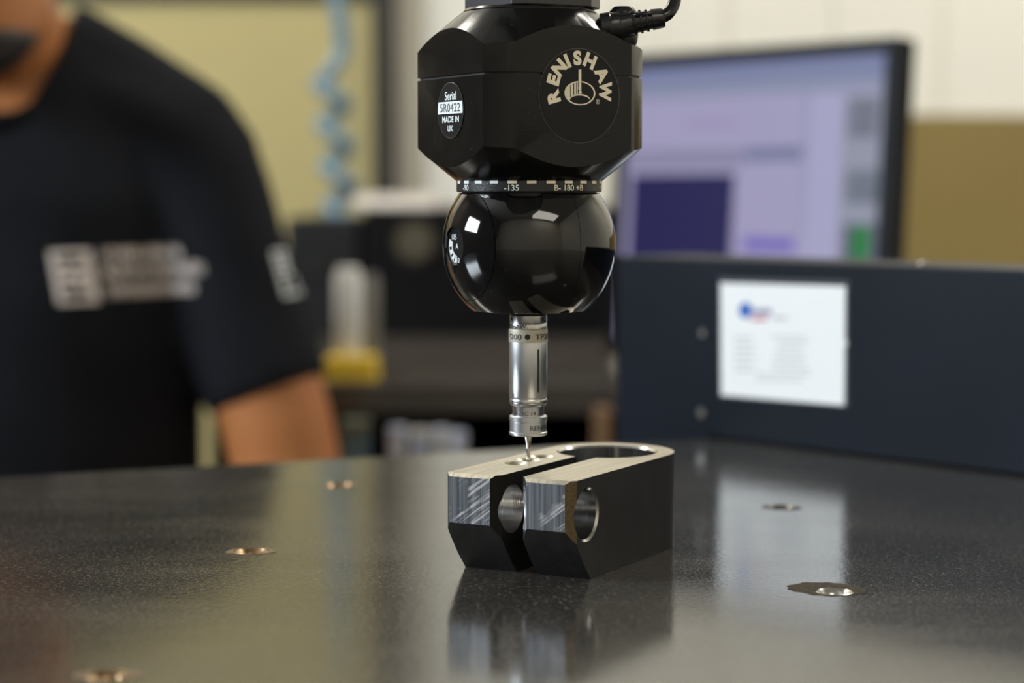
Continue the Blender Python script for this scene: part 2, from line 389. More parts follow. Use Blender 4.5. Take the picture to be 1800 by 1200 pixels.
topch = uz_prism([(-3, 33.2), (-0.01, 33.2), (1.6, 34.41), (1.6, 36), (-3, 36)], -5, 55)
cuts = [slant, topch,
        cyl_bm(R_BIG, -5, 45, 72, lambda x, y, t: bw(UC - 1 + x, 24 + y, t * MM)),
        cone_bm(R_BIG - 0.5, R_BIG + 1.6, 33.3 , 35.2, 72, lambda x, y, t: bw(UC - 1 + x, 24 + y, t * MM)),
        cyl_bm(R_X, -5, 55, 48, lambda x, y, t: bw(UX + x, t, ZX + y * MM)),
        cone_bm(R_X + 1.2, R_X - 0.2, -0.4, 0.9, 48, lambda x, y, t: bw(UX + x, t, ZX + y * MM))]
for u in (31.5, 41.7, 52.0):
    cuts.append(cyl_bm(3.4, 14, 45, 32, lambda x, y, t, u=u: bw(u + x, 38.3 + y, t * MM)))
    cuts.append(cone_bm(3.2, 4.9, 33.3, 34.8, 32, lambda x, y, t, u=u: bw(u + x, 38.3 + y, t * MM)))
blk = boolean(base, cuts)
def brushed(name, c0, c1, scale, rough, stretch, bump=0.25):
    m = mat(name, c0, rough, 1.0); nt = m.node_tree; b = nt.nodes['Principled BSDF']; N = nt.nodes.new; L = nt.links.new
    tc = N('ShaderNodeTexCoord'); mp = N('ShaderNodeMapping'); mp.inputs['Rotation'].default_value = (0, 0, -math.atan2(bu.y, bu.x)); mp.vector_type = 'POINT'
    m2 = N('ShaderNodeMapping'); m2.inputs['Scale'].default_value = stretch
    L(tc.outputs['Object'], mp.inputs[0]); L(mp.outputs[0], m2.inputs[0])
    n = N('ShaderNodeTexNoise'); n.inputs['Scale'].default_value = scale; n.inputs['Detail'].default_value = 5; L(m2.outputs[0], n.inputs['Vector'])
    r = N('ShaderNodeMapRange'); r.inputs[1].default_value = 0.33; r.inputs[2].default_value = 0.68; L(n.outputs['Fac'], r.inputs[0])
    mx = N('ShaderNodeMix'); mx.data_type = 'RGBA'; L(r.outputs[0], mx.inputs[0]); mx.inputs[6].default_value = (*c0, 1); mx.inputs[7].default_value = (*c1, 1)
    L(mx.outputs[2], b.inputs['Base Color'])
    bp = N('ShaderNodeBump'); bp.inputs['Strength'].default_value = bump; bp.inputs['Distance'].default_value = 0.0003; L(n.outputs['Fac'], bp.inputs['Height']); L(bp.outputs[0], b.inputs['Normal'])
    return m
MB_top = brushed('block_top', (0.55, 0.50, 0.40), (0.78, 0.72, 0.60), 380, 0.34, (0.06, 2.6, 1))  # brushed steel; warm reflection of the cream wall put into the colour
MB_front = brushed('block_sawn', (0.10, 0.11, 0.125), (0.27, 0.29, 0.32), 560, 0.42, (1, 2.0, 0.03), 0.4)  # sawn streaks, with the bluish daylight put into their colour
MB_front.node_tree.nodes['Principled BSDF'].inputs['Metallic'].default_value = 0.7
def scores(m):
    nt = m.node_tree; b = nt.nodes['Principled BSDF']; N = nt.nodes.new; L = nt.links.new
    tc = N('ShaderNodeTexCoord'); r0 = N('ShaderNodeMapping'); r0.inputs['Rotation'].default_value = (0, 0, -math.atan2(bu.y, bu.x)); L(tc.outputs['Object'], r0.inputs[0])
    r1 = N('ShaderNodeMapping'); r1.inputs['Rotation'].default_value = (-0.95, 0, 0); L(r0.outputs[0], r1.inputs[0])
    r2 = N('ShaderNodeMapping'); r2.inputs['Scale'].default_value = (1, 3.0, 0.12); L(r1.outputs[0], r2.inputs[0])
    n = N('ShaderNodeTexNoise'); n.inputs['Scale'].default_value = 500; n.inputs['Detail'].default_value = 3; L(r2.outputs[0], n.inputs['Vector'])
    g = N('ShaderNodeTexNoise'); g.inputs['Scale'].default_value = 95; g.inputs['Detail'].default_value = 3; L(r0.outputs[0], g.inputs['Vector'])
    a = N('ShaderNodeMapRange'); a.inputs[1].default_value = 0.50; a.inputs[2].default_value = 0.62; L(n.outputs['Fac'], a.inputs[0])
    c = N('ShaderNodeMapRange'); c.inputs[1].default_value = 0.52; c.inputs[2].default_value = 0.60; L(g.outputs['Fac'], c.inputs[0])
    mu = N('ShaderNodeMath'); mu.operation = 'MULTIPLY'; L(a.outputs[0], mu.inputs[0]); L(c.outputs[0], mu.inputs[1])
    mx = N('ShaderNodeMix'); mx.data_type = 'RGBA'; L(mu.outputs[0], mx.inputs[0]); L(b.inputs['Base Color'].links[0].from_socket, mx.inputs[6]); mx.inputs[7].default_value = (0.66, 0.65, 0.66, 1)
    L(mx.outputs[2], b.inputs['Base Color'])
scores(MB_front)
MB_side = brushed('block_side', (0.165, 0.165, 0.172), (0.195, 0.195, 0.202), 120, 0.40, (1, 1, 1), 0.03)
MB_slant = brushed('block_lower', (0.085, 0.085, 0.087), (0.115, 0.115, 0.117), 200, 0.42, (1, 1, 1), 0.05)  # reflection of the dark table put into a darker base colour
MB_bore = brushed('block_bore', (0.50, 0.495, 0.49), (0.62, 0.615, 0.61), 500, 0.17, (0.15, 3.0, 0.15), 0.12)
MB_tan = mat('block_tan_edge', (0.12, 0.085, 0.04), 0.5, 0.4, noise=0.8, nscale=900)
MB_slot = mat('block_slot', (0.010, 0.0095, 0.009), 0.5, 0.2, spec=0.2)  # shade inside the slot put into a near black colour
MB_grime = mat('block_grime', (0.10, 0.11, 0.125), 0.32, 0.8, noise=0.5, nscale=500, bump=0.8, bscale=500)
def uvz(c):
    q = Vector((c.x, c.y)) - BA; return q.dot(bu) / MM, q.dot(bv_) / MM, c.z / MM
blk.normal_update()
for f in blk.faces:
    c = f.calc_center_median(); u, v, z = uvz(c); n = f.normal; nu = n.x * bu.x + n.y * bu.y; nv = n.x * bv_.x + n.y * bv_.y
    idx = 2
    rb = math.hypot(u - (UC - 1), v - 24)
    if abs(nu + .731) < .02 and abs(nv + .682) < .02 and abs(n.z) < .02 and u < 3.0: idx = 5
    elif abs(rb - R_BIG) < 1.3 and u > 55 and n.z < 0.9: idx = 4
    elif math.hypot(u - UX, z - ZX / MM) < R_X + 1.1 and (abs(nv) < 0.2 or v < 1.2) and abs(nv) < 0.9: idx = 4
    elif n.z > 0.95: idx = 0
    elif n.z > 0.4: idx = 0
    elif abs(v - 38.3) < 5 and any(math.hypot(u - q, v - 38.3) < 5 for q in (31.5, 41.7, 52.0)): idx = 4
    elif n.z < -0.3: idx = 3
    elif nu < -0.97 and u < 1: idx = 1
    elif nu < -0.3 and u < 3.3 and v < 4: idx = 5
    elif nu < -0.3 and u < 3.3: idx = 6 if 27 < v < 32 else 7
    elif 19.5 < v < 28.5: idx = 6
    f.material_index = idx
clamp = obj('clamp_block', blk, [MB_top, MB_front, MB_side, MB_slant, MB_bore, MB_tan, MB_slot, MB_grime], auto=22)
tag(clamp, 'slotted steel clamp block with bored holes lying on the dark table under the probe', 'metal block')

# ================================================================== PROBE HEAD
AX = P(930, 430, 0.714); AX.z = 0                      # vertical axis of the head
def zp(py): return P(930, py, 0.714).z
TH = math.radians(29)
nR = Vector((math.sin(TH), -math.cos(TH), 0)); tR = Vector((math.cos(TH), math.sin(TH), 0))
nL = -tR; tL = nR
def hp(s, t, z): return AX + nR * (s * MM) + tR * (t * MM) + Vector((0, 0, z))
head = thing('probe_unit', 'black motorised probe head with faceted body and round ball joint above the block', 'probe head', (AX.x, AX.y, zp(545)))
# plan outline in (s, t) mm: s towards the logo face, t to the right along it
H, C = 31.0, 6.6
plan = [(H, -22.2), (H, 22.2), (H - 1.6, 24.6), (24.0, H), (-24.4, H), (-H, 24.4), (-H, -24.4), (-24.4, -H), (24.0, -H), (H - 1.4, -25.0)]
cone = lambda prof: lathe_bm(prof, 160, (AX.x, AX.y))
Z_seam, Z_t, Z_b = zp(138.5), zp(24), zp(318)
k = 11.5 / 14.1
rz = lambda r0, z0, r, sg: (r * MM, z0 + sg * (r - r0) * k * MM)
envelope = [(0, Z_b), (25.4 * MM, Z_b), rz(25.4, Z_b, 44, 1), (44 * MM, zp(150)), (44 * MM, Z_t - (44 - 23.5) * k * MM), (23.5 * MM, Z_t), (0, Z_t)]
full = boolean(prism_bm(plan, Z_b, Z_t, fn=hp), [cone(envelope)], 'INTERSECT')
lower = boolean(full.copy(), [prism_bm([(-60, -60), (60, -60), (60, 60), (-60, 60)], Z_seam - 0.00045, 1.0, fn=hp)])
upper = boolean(full, [prism_bm([(-60, -60), (60, -60), (60, 60), (-60, 60)], -1.0, Z_seam + 0.00045, fn=hp)])
for bm_ in (lower, upper):
    es = [e for e in bm_.edges if len(e.link_faces) == 2 and e.calc_face_angle(0) > math.radians(18) and e.calc_length() > 0.0004]
    bmesh.ops.bevel(bm_, geom=es, offset=0.00022, segments=2, affect='EDGES', profile=0.5, clamp_overlap=True)
keep(obj('lower_body', lower, M_blackplastic, auto=14), head)
keep(obj('upper_body', upper, M_blackplastic, auto=14), head)
ins = [(s * 0.975, t * 0.975) for s, t in plan]
keep(obj('seam', prism_bm(ins, Z_seam - 0.0006, Z_seam + 0.0006, fn=hp), M_groove), head)
# ring on top, below the adapter
keep(obj('top_ring', lathe_bm([(0, Z_t - .001), (22.8 * MM, Z_t - .001), (22.8 * MM, Z_t + .0006), (22.0 * MM, Z_t + .0014), (0, Z_t + .0014)], 96, (AX.x, AX.y)), M_blackplastic, auto=30), head)

def face_pt(n, t, d, c, z0):                           # face mapping: (x right, y up) in metres -> world
    def fn(x, y, lift=0.0): return AX + n * (H * MM + d + lift) + t * (c * MM + x) + Vector((0, 0, z0 + y))
    return fn
def disc_on(fn, r, th, m, name, parent, rim=None):
    n = 72; bm = bmesh.new()
    lay = [(r, 0.0), (r, th * .6), (r - th * .5, th), (0, th)]
    rings = []
    for rr, h in lay:
        rings.append([bm.verts.new(fn(rr * math.cos(2 * pi * i / n), rr * math.sin(2 * pi * i / n), h)) for i in range(n)] if rr else [bm.verts.new(fn(0, 0, h))])
    for a, b in zip(rings, rings[1:]):
        for i in range(n):
            j = (i + 1) % n
            bm.faces.new((a[i], a[j], b[j], b[i]) if len(b) > 1 else (a[i], a[j], b[0]))
    bm.faces.new(list(reversed(rings[0])))
    return keep(obj(name, bm, m, auto=30), parent)
# --- logo disc on the right face
Fr = face_pt(nR, tR, 0.0, 1.6, zp(174.5))
badge = disc_on(Fr, 15.6 * MM, 0.00035, M_sticker, 'logo_disc', head)
def sub(o, parent):
    "second-level part: parent sits at the origin of its own thing"
    o.parent = parent; o.matrix_parent_inverse = parent.matrix_world.inverted(); return o
bpy.context.view_layer.update()
ringbm = bmesh.new()
for poly in band_poly(15.5 * MM, 15.75 * MM, 0, 2 * pi, 72): ringbm.faces.new([ringbm.verts.new(Fr(x, y, 0.00022)) for x, y in poly])
keep(obj('disc_edge', ringbm, mat('disc_edge', (0.10, 0.10, 0.095), 0.35)), badge)
LZ = 0.00042
Lc = -0.2 * MM, 2.3 * MM                                # centre of the lettering arc
letters = [('R', 195), ('E', 164), ('N', 138.5), ('I', 116.5), ('S', 94), ('H', 66), ('A', 29.5), ('W', -3)]
for ch, ang in letters:
    a = math.radians(ang); rot = a - pi / 2; R = 10.25 * MM
    ccx, ccy = Lc[0] + R * math.cos(a), Lc[1] + R * math.sin(a)
    def fn(x, y, ccx=ccx, ccy=ccy, rot=rot):
        return Fr(ccx + x * math.cos(rot) - y * math.sin(rot), ccy + x * math.sin(rot) + y * math.cos(rot), LZ)
    keep(flat_text('logo_letter', ch, 4.9 * MM, fn, M_gold, badge, bold=0.055, sx=1.04 if ch not in 'W' else 0.9), badge)
keep(flat_text('registered_mark', '®', 1.6 * MM, lambda x, y: Fr(7.1 * MM + x, -1.8 * MM + y, LZ), M_gold, badge), badge)
# --- emblem: ring, hatched half, stylus and lens
ea, eb, ec = 6.0 * MM, 4.0 * MM, (0.1 * MM, 0.9 * MM)
def el(a, ka=1.0): return (ec[0] + ea * ka * math.cos(a), ec[1] + eb * ka * math.sin(a))
polys = []
n = 60
for i in range(n):
    a0, a1 = 2 * pi * i / n, 2 * pi * (i + 1) / n
    polys.append([el(a0), el(a1), el(a1, .90), el(a0, .90)])
def lens_top(x): q = (x - ec[0]) / (0.66 * ea); return ec[1] - 0.62 * eb + 0.42 * eb * math.sqrt(max(0, 1 - q * q))
def ell_y(x, s, ka=.95): q = (x - ec[0]) / (ea * ka); return ec[1] + s * eb * ka * math.sqrt(max(0, 1 - q * q))
def strip(x0, x1, m_=6):
    for i in range(m_):
        a, b = x0 + (x1 - x0) * i / m_, x0 + (x1 - x0) * (i + 1) / m_
        lo = lambda x: lens_top(x) if abs(x - ec[0]) < 0.66 * ea else ell_y(x, -1)
        polys.append([(a, lo(a)), (b, lo(b)), (b, ell_y(b, 1)), (a, ell_y(a, 1))])
strip(ec[0] - .95 * ea, ec[0] - .64 * ea, 10)
for x0, x1 in ((-.59, -.43), (-.37, -.25), (-.20, -.14)): strip(ec[0] + x0 * ea, ec[0] + x1 * ea, 3)
for i in range(24):                                     # rim of the lens
    x0 = ec[0] + (-0.66 + 1.32 * i / 24) * ea; x1 = ec[0] + (-0.66 + 1.32 * (i + 1) / 24) * ea
    polys.append([(x0, lens_top(x0)), (x1, lens_top(x1)), (x1, lens_top(x1) + .13 * eb), (x0, lens_top(x0) + .13 * eb)])
keep(flat_poly('emblem', polys, lambda x, y: Fr(x, y, LZ), M_gold, badge), badge)
keep(flat_poly('emblem_stylus_gap', [[(-.72 * MM, 0.9 * MM), (.92 * MM, 0.9 * MM), (.92 * MM, 4.7 * MM), (-.72 * MM, 4.7 * MM)]], lambda x, y: Fr(x, y, LZ + 2e-5), M_sticker, badge), badge)  # black disc colour left clear around the printed stylus
st = [[(-.5 * MM, 1.9 * MM), (.6 * MM, 1.9 * MM), (.6 * MM, 8.7 * MM), (-.5 * MM, 8.7 * MM)]]
st += band_poly(0, .62 * MM, 0, 2 * pi, 20); st = st[:1] + [[(x + .15 * MM, y + 1.25 * MM) for x, y in p] for p in st[1:]]
keep(flat_poly('emblem_stylus', st, lambda x, y: Fr(x, y, LZ + 4e-5), M_gold, badge), badge)
# --- serial disc on the left face
Fl = face_pt(nL, tL, 0.0, 1.2, zp(197))
sdisc = disc_on(Fl, 9.5 * MM, 0.0004, M_sticker, 'serial_disc', head)
rb_ = bmesh.new()
for poly in band_poly(9.25 * MM, 9.5 * MM, 0, 2 * pi, 60): rb_.faces.new([rb_.verts.new(Fl(x, y, 0.00034)) for x, y in poly])
keep(obj('disc_edge', rb_, mat('disc_edge', (0.1, 0.1, 0.1))), sdisc)
r_, hb = 9.1 * MM, 2.05 * MM
yc = 0.9 * MM
top_y, bot_y = yc + hb, yc - hb
N_ = 14; right = [(math.sqrt(r_ ** 2 - (bot_y + (top_y - bot_y) * i / N_) ** 2), bot_y + (top_y - bot_y) * i / N_) for i in range(N_ + 1)]
keep(flat_poly('serial_band', [right + [(-x, y) for x, y in reversed(right)]], lambda x, y: Fl(x, y, 0.00045), M_white, head), sdisc)
keep(flat_text('serial_word', 'Serial', 2.9 * MM, lambda x, y: Fl(x + .3 * MM, y + 4.9 * MM, 0.00045), M_white, head, bold=0.02), sdisc)
keep(flat_text('serial_number', '5R0422', 2.9 * MM, lambda x, y: Fl(x, y + .9 * MM, 0.0005), M_ink, head, bold=0.0, sx=1.18), sdisc)
keep(flat_text('origin_text', 'MADE IN', 2.1 * MM, lambda x, y: Fl(x + .3 * MM, y - 3.0 * MM, 0.00045), M_white, head, bold=0.025, sx=1.1), sdisc)
keep(flat_text('origin_text', 'UK', 2.0 * MM, lambda x, y: Fl(x + .2 * MM, y - 6.2 * MM, 0.00045), M_white, head, bold=0.025, sx=1.1), sdisc)

# --- graduated collar
RC = 25.25 * MM
Zc0, Zc1 = zp(337.5), zp(316.5)
collar_ = keep(obj('collar', lathe_bm([(0, Zc0), (RC - .0004, Zc0), (RC, Zc0 + .0004), (RC, Zc1 + .001), (0, Zc1 + .001)], 160, (AX.x, AX.y)), M_collar, auto=30), head)
def cyl_pt(R, a_deg, z0):
    "wrap: x along the circumference seen from the camera, y up"
    def fn(x, y):
        a = math.radians(a_deg) + x / R
        return AX + Vector((math.sin(a) * R, -math.cos(a) * R, z0 + y))
    return fn
for kk in range(24):
    fnc = cyl_pt(RC + 0.00006, -13.5 + 15 * kk, (zp(318.0) + zp(322.6)) / 2)
    hw, hh = math.radians(3.6) * RC, (zp(318.0) - zp(322.6)) / 2
    polys_ = [[(-hw + 2 * hw * i / 4, -hh), (-hw + 2 * hw * (i + 1) / 4, -hh), (-hw + 2 * hw * (i + 1) / 4, hh), (-hw + 2 * hw * i / 4, hh)] for i in range(4)]
    keep(flat_poly('collar_mark', polys_, fnc, M_white if kk in (20, 21, 22, 23) else M_gold, head), collar_)  # one print; bluish daylight and warm room light put into its two colours
for s_, a_, m_ in (('-90', -59.5, M_white), ('-135', -14.0, M_white), ('B- 180 +B', 32.5, M_gold), ('-45', -104, M_white), ('+135', 79, M_white)):  # front-right number tinted warm to carry the room light falling there
    keep(flat_text('collar_number', s_, 2.0 * MM, cyl_pt(RC + 0.00006, a_, zp(329.6)), m_, head, bold=0.008, sx=1.05, slices=0.0006), collar_)

# --- ball joint: a truncated sphere, with grooves and the small dial
RBALL = 30.2 * MM; Zball = zp(430)
prof = [(0, zp(545))]
z_lo, z_hi = zp(545), zp(339)
r_lo = math.sqrt(RBALL ** 2 - (z_lo - Zball) ** 2)
prof += [(r_lo - 0.0015, z_lo - 0.0002)]
for i in range(73):
    z = z_lo + (z_hi - z_lo) * i / 72; prof.append((math.sqrt(RBALL ** 2 - (z - Zball) ** 2), z))
prof += [(0, z_hi)]
ballbm = lathe_bm(prof, 128, (AX.x, AX.y))
BC = AX + Vector((0, 0, Zball))
def ring_cut(axis, d, wid, depth):
    "thin annular cutter around the ball at distance d along axis"
    x, y = frame_of(axis); r = math.sqrt(RBALL ** 2 - d * d); n = 96; bm = bmesh.new(); L_ = []
    for rr, h in ((r - depth, -wid), (r + .004, -wid), (r + .004, wid), (r - depth, wid)):
        L_.append([bm.verts.new(BC + axis * (d + h) + x * (rr * math.cos(2 * pi * i / n)) + y * (rr * math.sin(2 * pi * i / n))) for i in range(n)])
    for q in range(4):
        a, b = L_[q], L_[(q + 1) % 4]
        for i in range(n): bm.faces.new((a[i], a[(i + 1) % n], b[(i + 1) % n], b[i]))
    bmesh.ops.recalc_face_normals(bm, faces=bm.faces); return bm
nLa = nL.copy()
dial_d = 27.6 * MM
dcut = cyl_bm(0.0068, dial_d, 0.04, 48, lambda x, y, t: BC + nLa * t + Vector((0, 0, 1)) * y + tL * x)
# shallow pocket below the collar, on the front
pd = Vector((-0.06, -0.86, 0.53)).normalized(); pxv, pyv = frame_of(pd)
pock = cyl_bm(0.0062, RBALL - 0.0016, 0.04, 48, lambda x, y, t: BC + pd * t + pxv * x + pyv * y)
ball = boolean(ballbm, [ring_cut(nLa, 23.6 * MM, 0.00009, 0.0005), ring_cut(nLa, -3.0 * MM, 0.00009, 0.0005), dcut, pock])
keep(obj('ball', ball, M_ball, auto=20), head)
keep(obj('neck_gap', lathe_bm([(0, z_hi - .001), (.0235, z_hi - .001), (.0235, Zc0 + .0005), (0, Zc0 + .0005)], 64, (AX.x, AX.y)), M_groove), head)
def Fd(x, y, lift=0.0): return BC + nLa * (dial_d + 0.0003 + lift) + tL * x + Vector((0, 0, y))
adial = disc_on(lambda x, y, h: Fd(x, y, h), 6.65 * MM, 0.0003, M_sticker, 'angle_dial', head)
dr = []
for poly in band_poly(6.45 * MM, 6.7 * MM, 0, 2 * pi, 48): dr.append(poly)
keep(flat_poly('dial_rim', dr, lambda x, y: Fd(x, y, .00033), M_rim, head), adial)
dp = []
for a0, a1 in ((158, 185), (197, 216), (226, 243), (251, 268)): dp += band_poly(3.4 * MM, 6.1 * MM, math.radians(a0), math.radians(a1), 6)
dp += band_poly(3.3 * MM, 4.0 * MM, math.radians(158), math.radians(268), 20); dp += band_poly(5.75 * MM, 6.1 * MM, math.radians(158), math.radians(268), 20)
keep(flat_poly('dial_scale', dp, lambda x, y: Fd(x, y, .00034 ), M_white, head), adial)
keep(flat_text('dial_number', '105', 1.9 * MM, lambda x, y: Fd(x - 2.2 * MM, y + 3.0 * MM, .00034), M_white, head, bold=0.012), adial)
keep(flat_text('dial_number', 'A', 1.9 * MM, lambda x, y: Fd(x - .2 * MM, y - .1 * MM, .00034), M_white, head, bold=0.012), adial)
keep(flat_text('dial_number', '0', 1.9 * MM, lambda x, y: Fd(x + 1.1 * MM, y - 4.9 * MM, .00034), M_white, head, bold=0.012), adial)

# ================================================================== QUILL that carries the head
qd = thing('machine_quill', 'dark chamfered shaft that carries the probe head from above', 'shaft', (AX.x, AX.y, CEIL))
qp = [(19.5, -12.8), (19.5, 12.0), (13.0, 19.5), (-13, 19.5), (-19.5, 13), (-19.5, -13), (-13, -19.5), (16.0, -17.0)]
keep(obj('adapter', prism_bm([(s, t + 1.2) for s, t in qp], Z_t + 0.0014, Z_t + 0.075, 0.0003, fn=hp), M_anod), qd)
keep(obj('shaft', prism_bm([(28, -20), (28, 20), (20, 28), (-20, 28), (-28, 20), (-28, -20), (-20, -28), (20, -28)], Z_t + 0.075, CEIL, 0.0006, fn=hp), M_anod), qd)

# ================================================================== CABLE with moulded plug
cb = thing('probe_cable', 'black cable with ribbed moulded plug on top right of the probe head', 'cable', P(1096, 50, 0.700))
c0 = P(1072, 47, 0.700); c1 = P(1168, 31, 0.700); dirc = (c1 - c0).normalized()
sock = P(1095, 60, 0.704)
keep(obj('socket', lathe_bm([(0, zp(86)), (4.2 * MM, zp(86)), (4.9 * MM, zp(78)), (5.2 * MM, zp(66)), (5.2 * MM, zp(40)), (4.7 * MM, zp(25)), (3.2 * MM, zp(16.5)), (0, zp(15))], 48, (sock.x, sock.y)), M_rubber, auto=40), cb)
keep(obj('plug', tube_bm([P(1053, 49, .700), P(1056, 49, .700), P(1072, 47.5, .700), P(1074, 47.5, .700), P(1090, 46, .700), P(1092, 46, .700), P(1112, 41, .700)],
     [3.6 * MM, 4.9 * MM, 5.1 * MM, 4.8 * MM, 4.8 * MM, 4.4 * MM, 4.1 * MM], 40), M_rubber, auto=40), cb)
def along(t): return c0 + (c1 - c0) * t
boot = [(0.35, 3.5), (0.40, 4.2), (0.47, 4.2), (0.48, 3.5), (0.545, 3.5), (0.55, 4.0), (0.585, 4.0), (0.59, 3.3), (0.655, 3.3), (0.66, 3.8), (0.695, 3.8), (0.70, 3.1), (0.765, 3.1), (0.77, 3.6), (0.96, 3.3), (0.99, 3.0), (1.0, 2.3)]
keep(obj('ribbed_boot', tube_bm([along(t) for t, r in boot], [r * MM for t, r in boot], 40), M_rubber, auto=40), cb)
keep(obj('rib_bar', tube_bm([along(.42) + Vector((0, -.0030, .0022)), along(.95) + Vector((0, -.0022, .0018))], 0.0009, 12), M_rubber, smooth=True), cb)
cp = [along(.93), P(1160, 31.5, .700), P(1174, 24, .701), P(1184, 8, .703), P(1187, -12, .705), P(1184, -60, .71), P(1165, -200, .72), P(1120, -420, .73), P(1062, -560, .73)]
keep(obj('cord', tube_bm(spline(cp, 10), 2.15 * MM, 20), M_cable, smooth=True), cb)

# ================================================================== TOUCH PROBE
tx = P(928.5, 650, 0.714)
PA = (tx.x, tx.y)
probe = thing('touch_probe', 'slim silver touch probe below the black ball, tip on the block', 'touch probe', (tx.x, tx.y, ZT))
u_ = lambda px: px / 5.04 * MM                          # half width in photo pixels to metres
def turn(name, rows, m, n=72): return keep(obj(name, lathe_bm([(u_(a), zp(b)) for a, b in rows], n, PA), m, auto=35), probe)
turn('connector', [(0, 556), (31, 556), (31, 544), (0, 544)], M_groove)
turn('top_ring', [(0, 566), (33, 566), (33.3, 565), (33.3, 554), (32.5, 553), (0, 553)], M_steel)
turn('name_band', [(0, 577), (32.6, 577), (33.2, 576.3), (33.2, 567), (32.6, 566), (0, 566)], M_steel)
turn('label_band', [(0, 600.5), (34.2, 600.5), (34.3, 600), (34.3, 579.3), (34.2, 578.6), (32, 578.6), (32, 577), (0, 577)], M_label)
turn('barrel', [(0, 697.5), (32.4, 697.5), (33.4, 696), (33.5, 602), (33.2, 600.5), (0, 600.5)], M_satin)
turn('barrel_ring', [(0, 713), (27.5, 713), (30.5, 711.5), (33, 708), (33.4, 706.5), (33.4, 700.5), (32.8, 699.5), (31.5, 699), (31.5, 697.5), (0, 697.5)], M_steel)
turn('neck', [(0, 730), (28, 730), (28, 713), (0, 713)], M_steel)
turn('module', [(0, 764), (31, 764), (33.2, 762.5), (33.8, 760.5), (33.5, 758.5), (32.4, 757.5), (32.4, 741.5), (32.4, 740.2), (31.5, 739.8), (31.5, 738.2), (33.4, 737.5), (33.4, 731), (32.2, 729.5), (0, 729.5)], M_satin)
turn('stylus_holder', [(0, 788), (3.2, 788), (4.6, 778), (6.4, 769), (6.9, 764), (0, 764)], M_stylus, 32)
turn('stylus_stem', [(0, 808), (3.2, 808), (3.2, 788), (0, 788)], M_stylus, 24)
zt_ = ZT + 0.00075
sb = lathe_bm([(0.00075 * math.sin(pi * i / 12), zt_ - 0.00075 * math.cos(pi * i / 12)) for i in range(13)], 24, PA)
keep(obj('stylus_tip', sb, M_stylus, smooth=True), probe)
def wrapP(R, px, py):
    a = math.degrees(math.asin(max(-1, min(1, (px - 928.5) / 33.6))))
    ax = Vector((PA[0], PA[1], 0))
    def fn(x, y):
        q = math.radians(a) + x / R; return ax + Vector((math.sin(q) * R, -math.cos(q) * R, zp(py) + y))
    return fn
def ptext(s, size, deg, py, rr, width, bold=0.012, part=None):
    "lettering wrapped round the probe, centred at deg from the camera side, with a given width in mm"
    vs, _ = glyphs(s, size * MM, bold); w0 = max(v[0] for v in vs) - min(v[0] for v in vs)
    fn = wrapP(u_(rr) + .00005, 928.5, py); sh_ = math.radians(deg) * u_(rr)
    keep(flat_text('probe_lettering', s, size * MM, lambda x, y: fn(x + sh_, y), M_ink, part or probe, slices=0.0004, bold=bold, sx=width * MM / w0), part or probe)
ptext('RENISHAW.', 1.4, -56, 571.7, 33.2, 12.4, 0.02)
ptext('TP200', 1.95, -58, 590, 34.3, 9.0, 0.012)
ptext('TP200', 1.95, 58, 590, 34.3, 9.0, 0.02)
dotf = wrapP(u_(34.3) + .00005, 927, 589.8)
keep(flat_poly('label_dot', [[(1.0 * MM * math.cos(2 * pi * i / 24), 1.0 * MM * math.sin(2 * pi * i / 24)) for i in range(24)]], dotf, M_ink, probe), probe)
ptext('RENISHAW', 1.75, 63, 749.5, 32.5, 13.0, 0.012)
ptext('16 - 1C 14', 1.4, -16, 724, 28.1, 8.5, 0.005)
def pmark(name, px, py, wpx, hpx, rr, m=M_ink):
    fnm = wrapP(u_(rr) + .00006, px, py); a, b = u_(wpx), u_(hpx)
    return keep(flat_poly(name, [[(-a + 2 * a * i / 3, -b), (-a + 2 * a * (i + 1) / 3, -b), (-a + 2 * a * (i + 1) / 3, b), (-a + 2 * a * i / 3, b)] for i in range(3)], fnm, m, probe), probe)
pmark('barrel_line', 946, 649, 1.9, 38, 33.5)  # thin dark upright line on the barrel
pmark('index_mark', 902, 692.5, 1.6, 2.3, 33.4); pmark('index_mark', 901, 704, 1.4, 2.0, 33.4)
for px in (899, 954): pmark('key_hole', px, 558.5, 2.6, 3.2, 33.3)
# label overlap edge on the left of the band
e0 = wrapP(u_(34.9), 897, 589.5)
keep(flat_poly('label_overlap', [[(-.6 * MM, -2.05 * MM), (.15 * MM, -2.05 * MM), (.15 * MM, 2.05 * MM), (-.6 * MM, 2.05 * MM)]], e0, M_label, probe), probe)

# ================================================================== DARK MACHINE COVER with paper label
M_cover = mat('cover_blue_black', (0.0062, 0.0092, 0.0155), 0.45, spec=0.12, noise=0.5, nscale=14, bump=0.1, bscale=30)
CA = PZ(1800, 838, 0.0); CB = PZ(1290, 774, 0.0)        # foot of the cover on the table
cdir = (CB - CA); cdir.z = 0; cdir.normalize()          # along the face, to the left and back
cn = Vector((-cdir.y, cdir.x, 0)); 
if cn.y > 0: cn = -cn                                   # face normal, towards the camera
def face_hit(px, py):
    d = ray(px, py); o_ = Vector((0, 0, CAM_H)); t = (CA - o_).dot(cn) / d.dot(cn); q = o_ + d * t
    return (q - CA).dot(cdir), q.z
ZC = face_hit(1450, 462)[1]; s_left = face_hit(1084, 600)[0]
s_edge = face_hit(1275, 772)[0] + 0.012
cover = thing('machine_cover', 'long dark blue-black machine cover with a white paper label, right of the probe', 'machine cover', (CA.x, CA.y, 0))
def cv(s, z, d=0.0): return CA + cdir * s + cn * d + Vector((0, 0, z))
